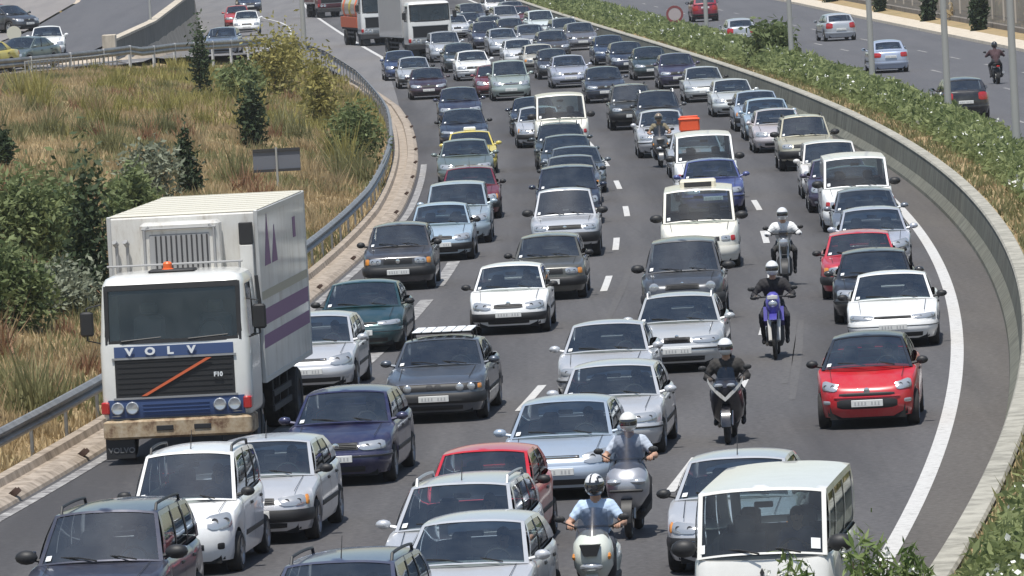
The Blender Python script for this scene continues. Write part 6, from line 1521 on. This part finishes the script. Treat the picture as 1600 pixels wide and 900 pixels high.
# ------------------------------------------------------------------ trees, shrubs, posts and signs
def hgt(p, py): # height so that the top shows at row py
    s = FPX/p.y; return ((Rm.transposed() @ (p-Vector((0,0,CAMH))))[1]/-(Rm.transposed() @ (p-Vector((0,0,CAMH))))[2]*-FPX*-1, s)
def tall(px, pb, pt): p = vp(px, pb); return p, (pb-pt)*p.y/FPX
for (px, pb, pt, rpx, m, sh, lab, nm, ct, kw) in [
    (145, 486, 268, 46, L_DARK, CONE, 'dark green conifer standing left of the truck box', 'conifer_tree', 'tree', dict(n=3200, clumps=46, cr=.28, leaf=.09)),
    (396, 232, 132, 20, L_DARK, COL, 'slim dark cypress above the grey road sign', 'cypress_tree', 'tree', dict(n=1500, clumps=22, cr=.30, leaf=.09)),
    (296, 306, 214, 18, L_DARK, COL, 'small dark cypress just above the truck roof', 'cypress_tree', 'tree', dict(n=1300, clumps=22, cr=.30, leaf=.09)),
    (313, 150, 42, 16, L_DARK, COL, 'slim tree in front of the blue-grey ramp car', 'slim_tree', 'tree', dict(n=900, clumps=16, cr=.34, leaf=.10)),
    (100, 500, 420, 60, L_GREY, ROUND, 'grey-green bush beside the dark conifer', 'bush', 'bush', dict(n=2600, clumps=60, leaf=.07)),
    (40, 430, 285, 62, L_BUSH, ROUND, 'large green bush at the left edge above the grey-green bush', 'bush', 'bush', dict(n=3600, clumps=80, leaf=.09)),
    (18, 520, 400, 55, L_BUSH, ROUND, 'olive bush at the left edge, lowest of the bushes', 'bush', 'bush', dict(n=3000, clumps=60, leaf=.08)),
    (92, 402, 300, 46, L_BUSH, ROUND, 'green bush between the left edge bush and the conifer', 'bush', 'bush', dict(n=2600, clumps=60, leaf=.09)),
    (180, 384, 300, 30, L_BUSH, COL, 'bright green shrub right of the dark conifer top', 'shrub', 'bush', dict(n=1500, clumps=36, leaf=.08)),
    (240, 320, 240, 44, L_GREY, ROUND, 'greyish shrub above the truck box, middle of the verge', 'shrub', 'bush', dict(n=2200, clumps=44, leaf=.09)),
    (210, 345, 270, 36, L_BUSH, ROUND, 'green shrub touching the truck roof line', 'shrub', 'bush', dict(n=2200, clumps=44, leaf=.09)),
    (430, 150, 52, 34, L_YEL, COL, 'tall yellow-green broom bush below the ramp cars', 'broom_bush', 'bush', dict(n=1900, clumps=26, cr=.40, leaf=.10)),
    (455, 118, 58, 26, L_YEL, ROUND, 'yellowish bush at the base of the lamp post', 'broom_bush', 'bush', dict(n=1200, clumps=18, cr=.42, leaf=.11)),
    (375, 156, 92, 34, L_BUSH, ROUND, 'green-yellow bush at the top of the verge', 'bush', 'bush', dict(n=1600, clumps=30, leaf=.12)),
    (502, 205, 95, 24, L_YEL, COL, 'tall reddish-yellow thicket right of the lamp post', 'thicket', 'bush', dict(n=1500, clumps=22, cr=.42, leaf=.10)),
    (560, 258, 170, 36, L_BUSH, ROUND, 'rounded green bush near the bend of the guard rail', 'bush', 'bush', dict(n=2200, clumps=50, leaf=.09)),
    (5, 262, 215, 16, L_DARK, ROUND, 'dark round shrub at the left edge of the upper verge', 'shrub', 'bush', dict(n=900, clumps=24, leaf=.09)),
    ]:
    p, h = tall(px, pb, pt); plant(nm, lab, ct, p, h, rpx*p.y/FPX, m, sh, trunk=.05, **kw)
# far side trees along the railings
for (px, pb, pt, r, lab) in [(1376, 36, -40, 11, 'dark slim cypress behind a lamp post on the far pavement'), (1452, 50, -12, 13, 'dark clipped tree in the middle of the far railings'), (1531, 68, 8, 13, 'dark bushy tree at the right end of the far railings'), (1300, 20, -30, 12, 'dark tree at the left end of the far railings')]:
    Y = float(np.interp(px, [1250, 1340, 1481, 1600], [478, 428, 370, 333])); p = Vector((rout(Y)+1.9, Y, .16))
    for _ in range(30):
        q = Rm.transposed() @ (p-Vector((0,0,CAMH))); qx = 800+FPX*q.x/-q.z
        Y += (qx-px)*.12; p = Vector((rout(Y)+1.9, Y, .16))
    plant('clipped_tree', lab, 'tree', p, (pb-pt)*p.y/FPX, r*p.y/FPX, L_DARK, COL, n=1500, clumps=34, cr=.2, leaf=.14, trunk=.09, group='trees along the far pavement')
for k in range(12):
    Y = 305+k*13.3; p = Vector((rout(Y)+3.6+random.random()*.9, Y, .3)); h = .8+random.random()*1.0
    plant('shrub', 'brownish shrub growing behind the far bar fence', 'bush', p, h, .8+random.random()*.5, [L_BUSH, L_DRY, L_GREY][k % 3], ROUND, n=420, clumps=14, leaf=.18, trunk=.03, group='shrubs behind the far bar fence')
# taller bush in the hedge and oleander in the foreground
def mpt(px, o, z, lo=45, hi=560):
    best = None
    for Y in np.arange(lo, hi, .5):
        q = Rm.transposed() @ (Vector((edge(Y)+o, Y, z))-Vector((0,0,CAMH))); d = abs(800+FPX*q.x/-q.z-px)
        if best is None or d < best[0]: best = (d, Y)
    Y = best[1]; return Vector((edge(Y)+o, Y, z))
p = mpt(1206, 2.9, .9, 150); plant('dark_shrub', 'dark green taller shrub standing up out of the hedge', 'bush', p, 1.7, .95, L_BUSH, ROUND, n=1600, clumps=40, leaf=.16, trunk=.05)
for (px, Y, top, rr, lab) in [(1358, 62, 848, 50, 'leafy oleander top in the foreground left of the edge line'), (1240, 60, 880, 46, 'low oleander branches in front of the white van at the bottom edge'), (1425, 64, 876, 40, 'small oleander spray in the foreground right of the edge line')]:
    T_ = at_depth(px, top, Y); base = Vector((T_.x, T_.y, .85)); h = T_.z-.85
    o = link('oleander_bush', None, loc=base, label=lab, cat='bush', group='oleanders in the foreground')
    r = rr*Y/FPX; n = 850; P_, T2 = blob_points(n, ROUND, 30, .26); P_ = P_*np.array([r*.75, r*.75, h*.42])+np.array([0, 0, h*.56])
    link('crown', cloud_mesh('crown', P_, T2, leafmat('oleander_leaf_near', (.07,.12,.03), (.24,.30,.11)), .035, up=.9, elong=4.2), o)
    fi = rng.choice(n, 26); FC = np.repeat(P_[fi]+np.array([0, -.03, .03]), 6, 0)+rng.normal(size=(26*6, 3))*.022
    f_ = link('flower', cloud_mesh('flower', FC, rng.random(len(FC)), M_FLOW, .035, elong=1.2), o); f_['kind'] = 'stuff'
    mb = MB()
    for k in range(6): t = k*1.05; mb.tube([(0,0,-.1),(math.cos(t)*r*.2, math.sin(t)*r*.2, h*.5),(math.cos(t)*r*.55, math.sin(t)*r*.55, h*.93)], [.03, .02, .006], 5)
    link('stem', mb.mesh('stem', M_BARK), o)
# lamp posts
def lamp(p, label, h=11.0, r=.10, arm=1):
    o = link('lamp_post', None, loc=p, label=label, cat='lamp post', group='lamp posts')
    mb = MB(); mb.tube([(0,0,-.1),(0,0,.5),(0,0,h)], [r*1.25, r*1.15, r*.7], 10); link('pole', mb.mesh('pole', M_POLE), o)
    for sg in (1, -1):
        mb = MB(); mb.tube([(0,0,h-.1),(sg*.8,0,h+.35),(sg*1.7,0,h+.4)], [.06,.05,.04], 7); a = link('arm', mb.mesh('arm', M_POLE), o)
        mb = MB(); mb.box(*sorted((sg*1.5, sg*2.2)), -.14, .14, h+.34, h+.48, 0, .04); link('lamp_head', mb.mesh('lamp_head', M_RIM), a)
    mb = MB(); mb.box(-.2,.2,-.2,.2,-.05,.12,0,.02); link('base_plate', mb.mesh('base_plate', M_POLE), o)
for px, lab in ((1105, 'grey lamp post in the hedge in front of the dark red off-roader'), (1238, 'grey lamp post in the hedge left of the silver hatchback driving away'), (1365, 'grey lamp post in the hedge just left of the light blue saloon'), (1483, 'grey lamp post in the hedge left of the black hatchback'), (1591, 'grey lamp post at the right edge of the picture')):
    lamp(mpt(px, 3.3, .9, 150), lab)
p = vp(478, 118); lamp(p, 'grey lamp post standing on the verge beside the gore', 12, .12)
p = at_depth(237, 62, 372); lamp(Vector((p.x, p.y, upz(p.y))), 'thin lamp post beside the upper road, top left', 9, .06)
# grey back of a road sign
p = vp(435, 300); s_ = p.y/FPX
o = link('road_sign', None, loc=p, label='back of a grey two-panel road sign on a thin post', cat='road sign')
hc = (300-250)*s_; mb = MB(); mb.tube([(0,0,-.2),(0,0,hc+20*s_)], .035, 8); link('post', mb.mesh('post', M_POLE), o)
M_SB = mat('sign_back_grey', (.13,.14,.165), .6)
for sg in (-1, 1):
    mb = MB(); mb.box(*sorted((sg*1.5*s_, sg*37*s_)), .03, .06, hc-17*s_, hc+17*s_, 0, .01); link('panel', mb.mesh('panel', M_SB), o)
for dz in (-16, 16):
    mb = MB(); mb.box(-37*s_, 37*s_, -.01, .03, hc+dz*s_-.04, hc+dz*s_+.04); link('crossbar', mb.mesh('crossbar', M_DGREY), o)
# round speed limit sign in the median
p = mpt(1056, 2.9, .9, 150); C_ = at_depth(1056, 22, p.y)
o = link('speed_sign', None, loc=p, label='round red-ringed speed limit sign above the hedge', cat='road sign'); R0 = 13.5*p.y/FPX; zc_ = C_.z-p.z
mb = MB(); mb.tube([(0,0,-.1),(0,0,zc_+R0*.6)], .035, 8); link('post', mb.mesh('post', M_POLE), o)
mb = MB(); mb.lathe([(0, .0), (R0, 0), (R0, -.02), (0, -.02)], (0, -.04, zc_), 28, 'y'); link('disc', mb.mesh('disc', mat('sign_faded_white', (.42,.36,.36), .6)), o)
mb = MB(); mb.lathe([(R0*.74, -.021), (R0*.74, -.028), (R0, -.028), (R0, -.021)], (0, -.04, zc_), 28, 'y'); link('ring', mb.mesh('ring', mat('sign_faded_red', (.22,.06,.06), .6)), o)
# pale round sign at the left edge
C_ = at_depth(22, 52, 318); p = Vector((C_.x, 318, 2.1)); o = link('round_sign', None, loc=p, label='pale round sign on a thin post at the left edge', cat='road sign'); zc_ = C_.z-p.z
mb = MB(); mb.tube([(0,0,-.1),(0,0,zc_)], .03, 8); link('post', mb.mesh('post', M_POLE), o)
mb = MB(); mb.lathe([(0, .0), (.33, 0), (.33, -.02), (0, -.02)], (0, -.04, zc_), 26, 'y'); link('disc', mb.mesh('disc', mat('sign_cream', (.60,.57,.46), .6)), o)

# ------------------------------------------------------------------ thin summer haze
hz_ = MB(); hz_.box(-2600, 2600, -450, 4100, -2.4, 17)
hm_ = bpy.data.materials.new('summer_haze'); hm_.use_nodes = True; nt_ = hm_.node_tree; nt_.nodes.remove(nt_.nodes['Principled BSDF'])
pv = nt_.nodes.new('ShaderNodeVolumePrincipled'); pv.inputs['Color'].default_value = (.93,.95,1,1); pv.inputs['Density'].default_value = .00009
nt_.links.new(pv.outputs[0], nt_.nodes['Material Output'].inputs['Volume'])
link('haze', hz_.mesh('haze', hm_, smooth=False), kind='stuff')

bpy.data.scenes.remove(TMP)
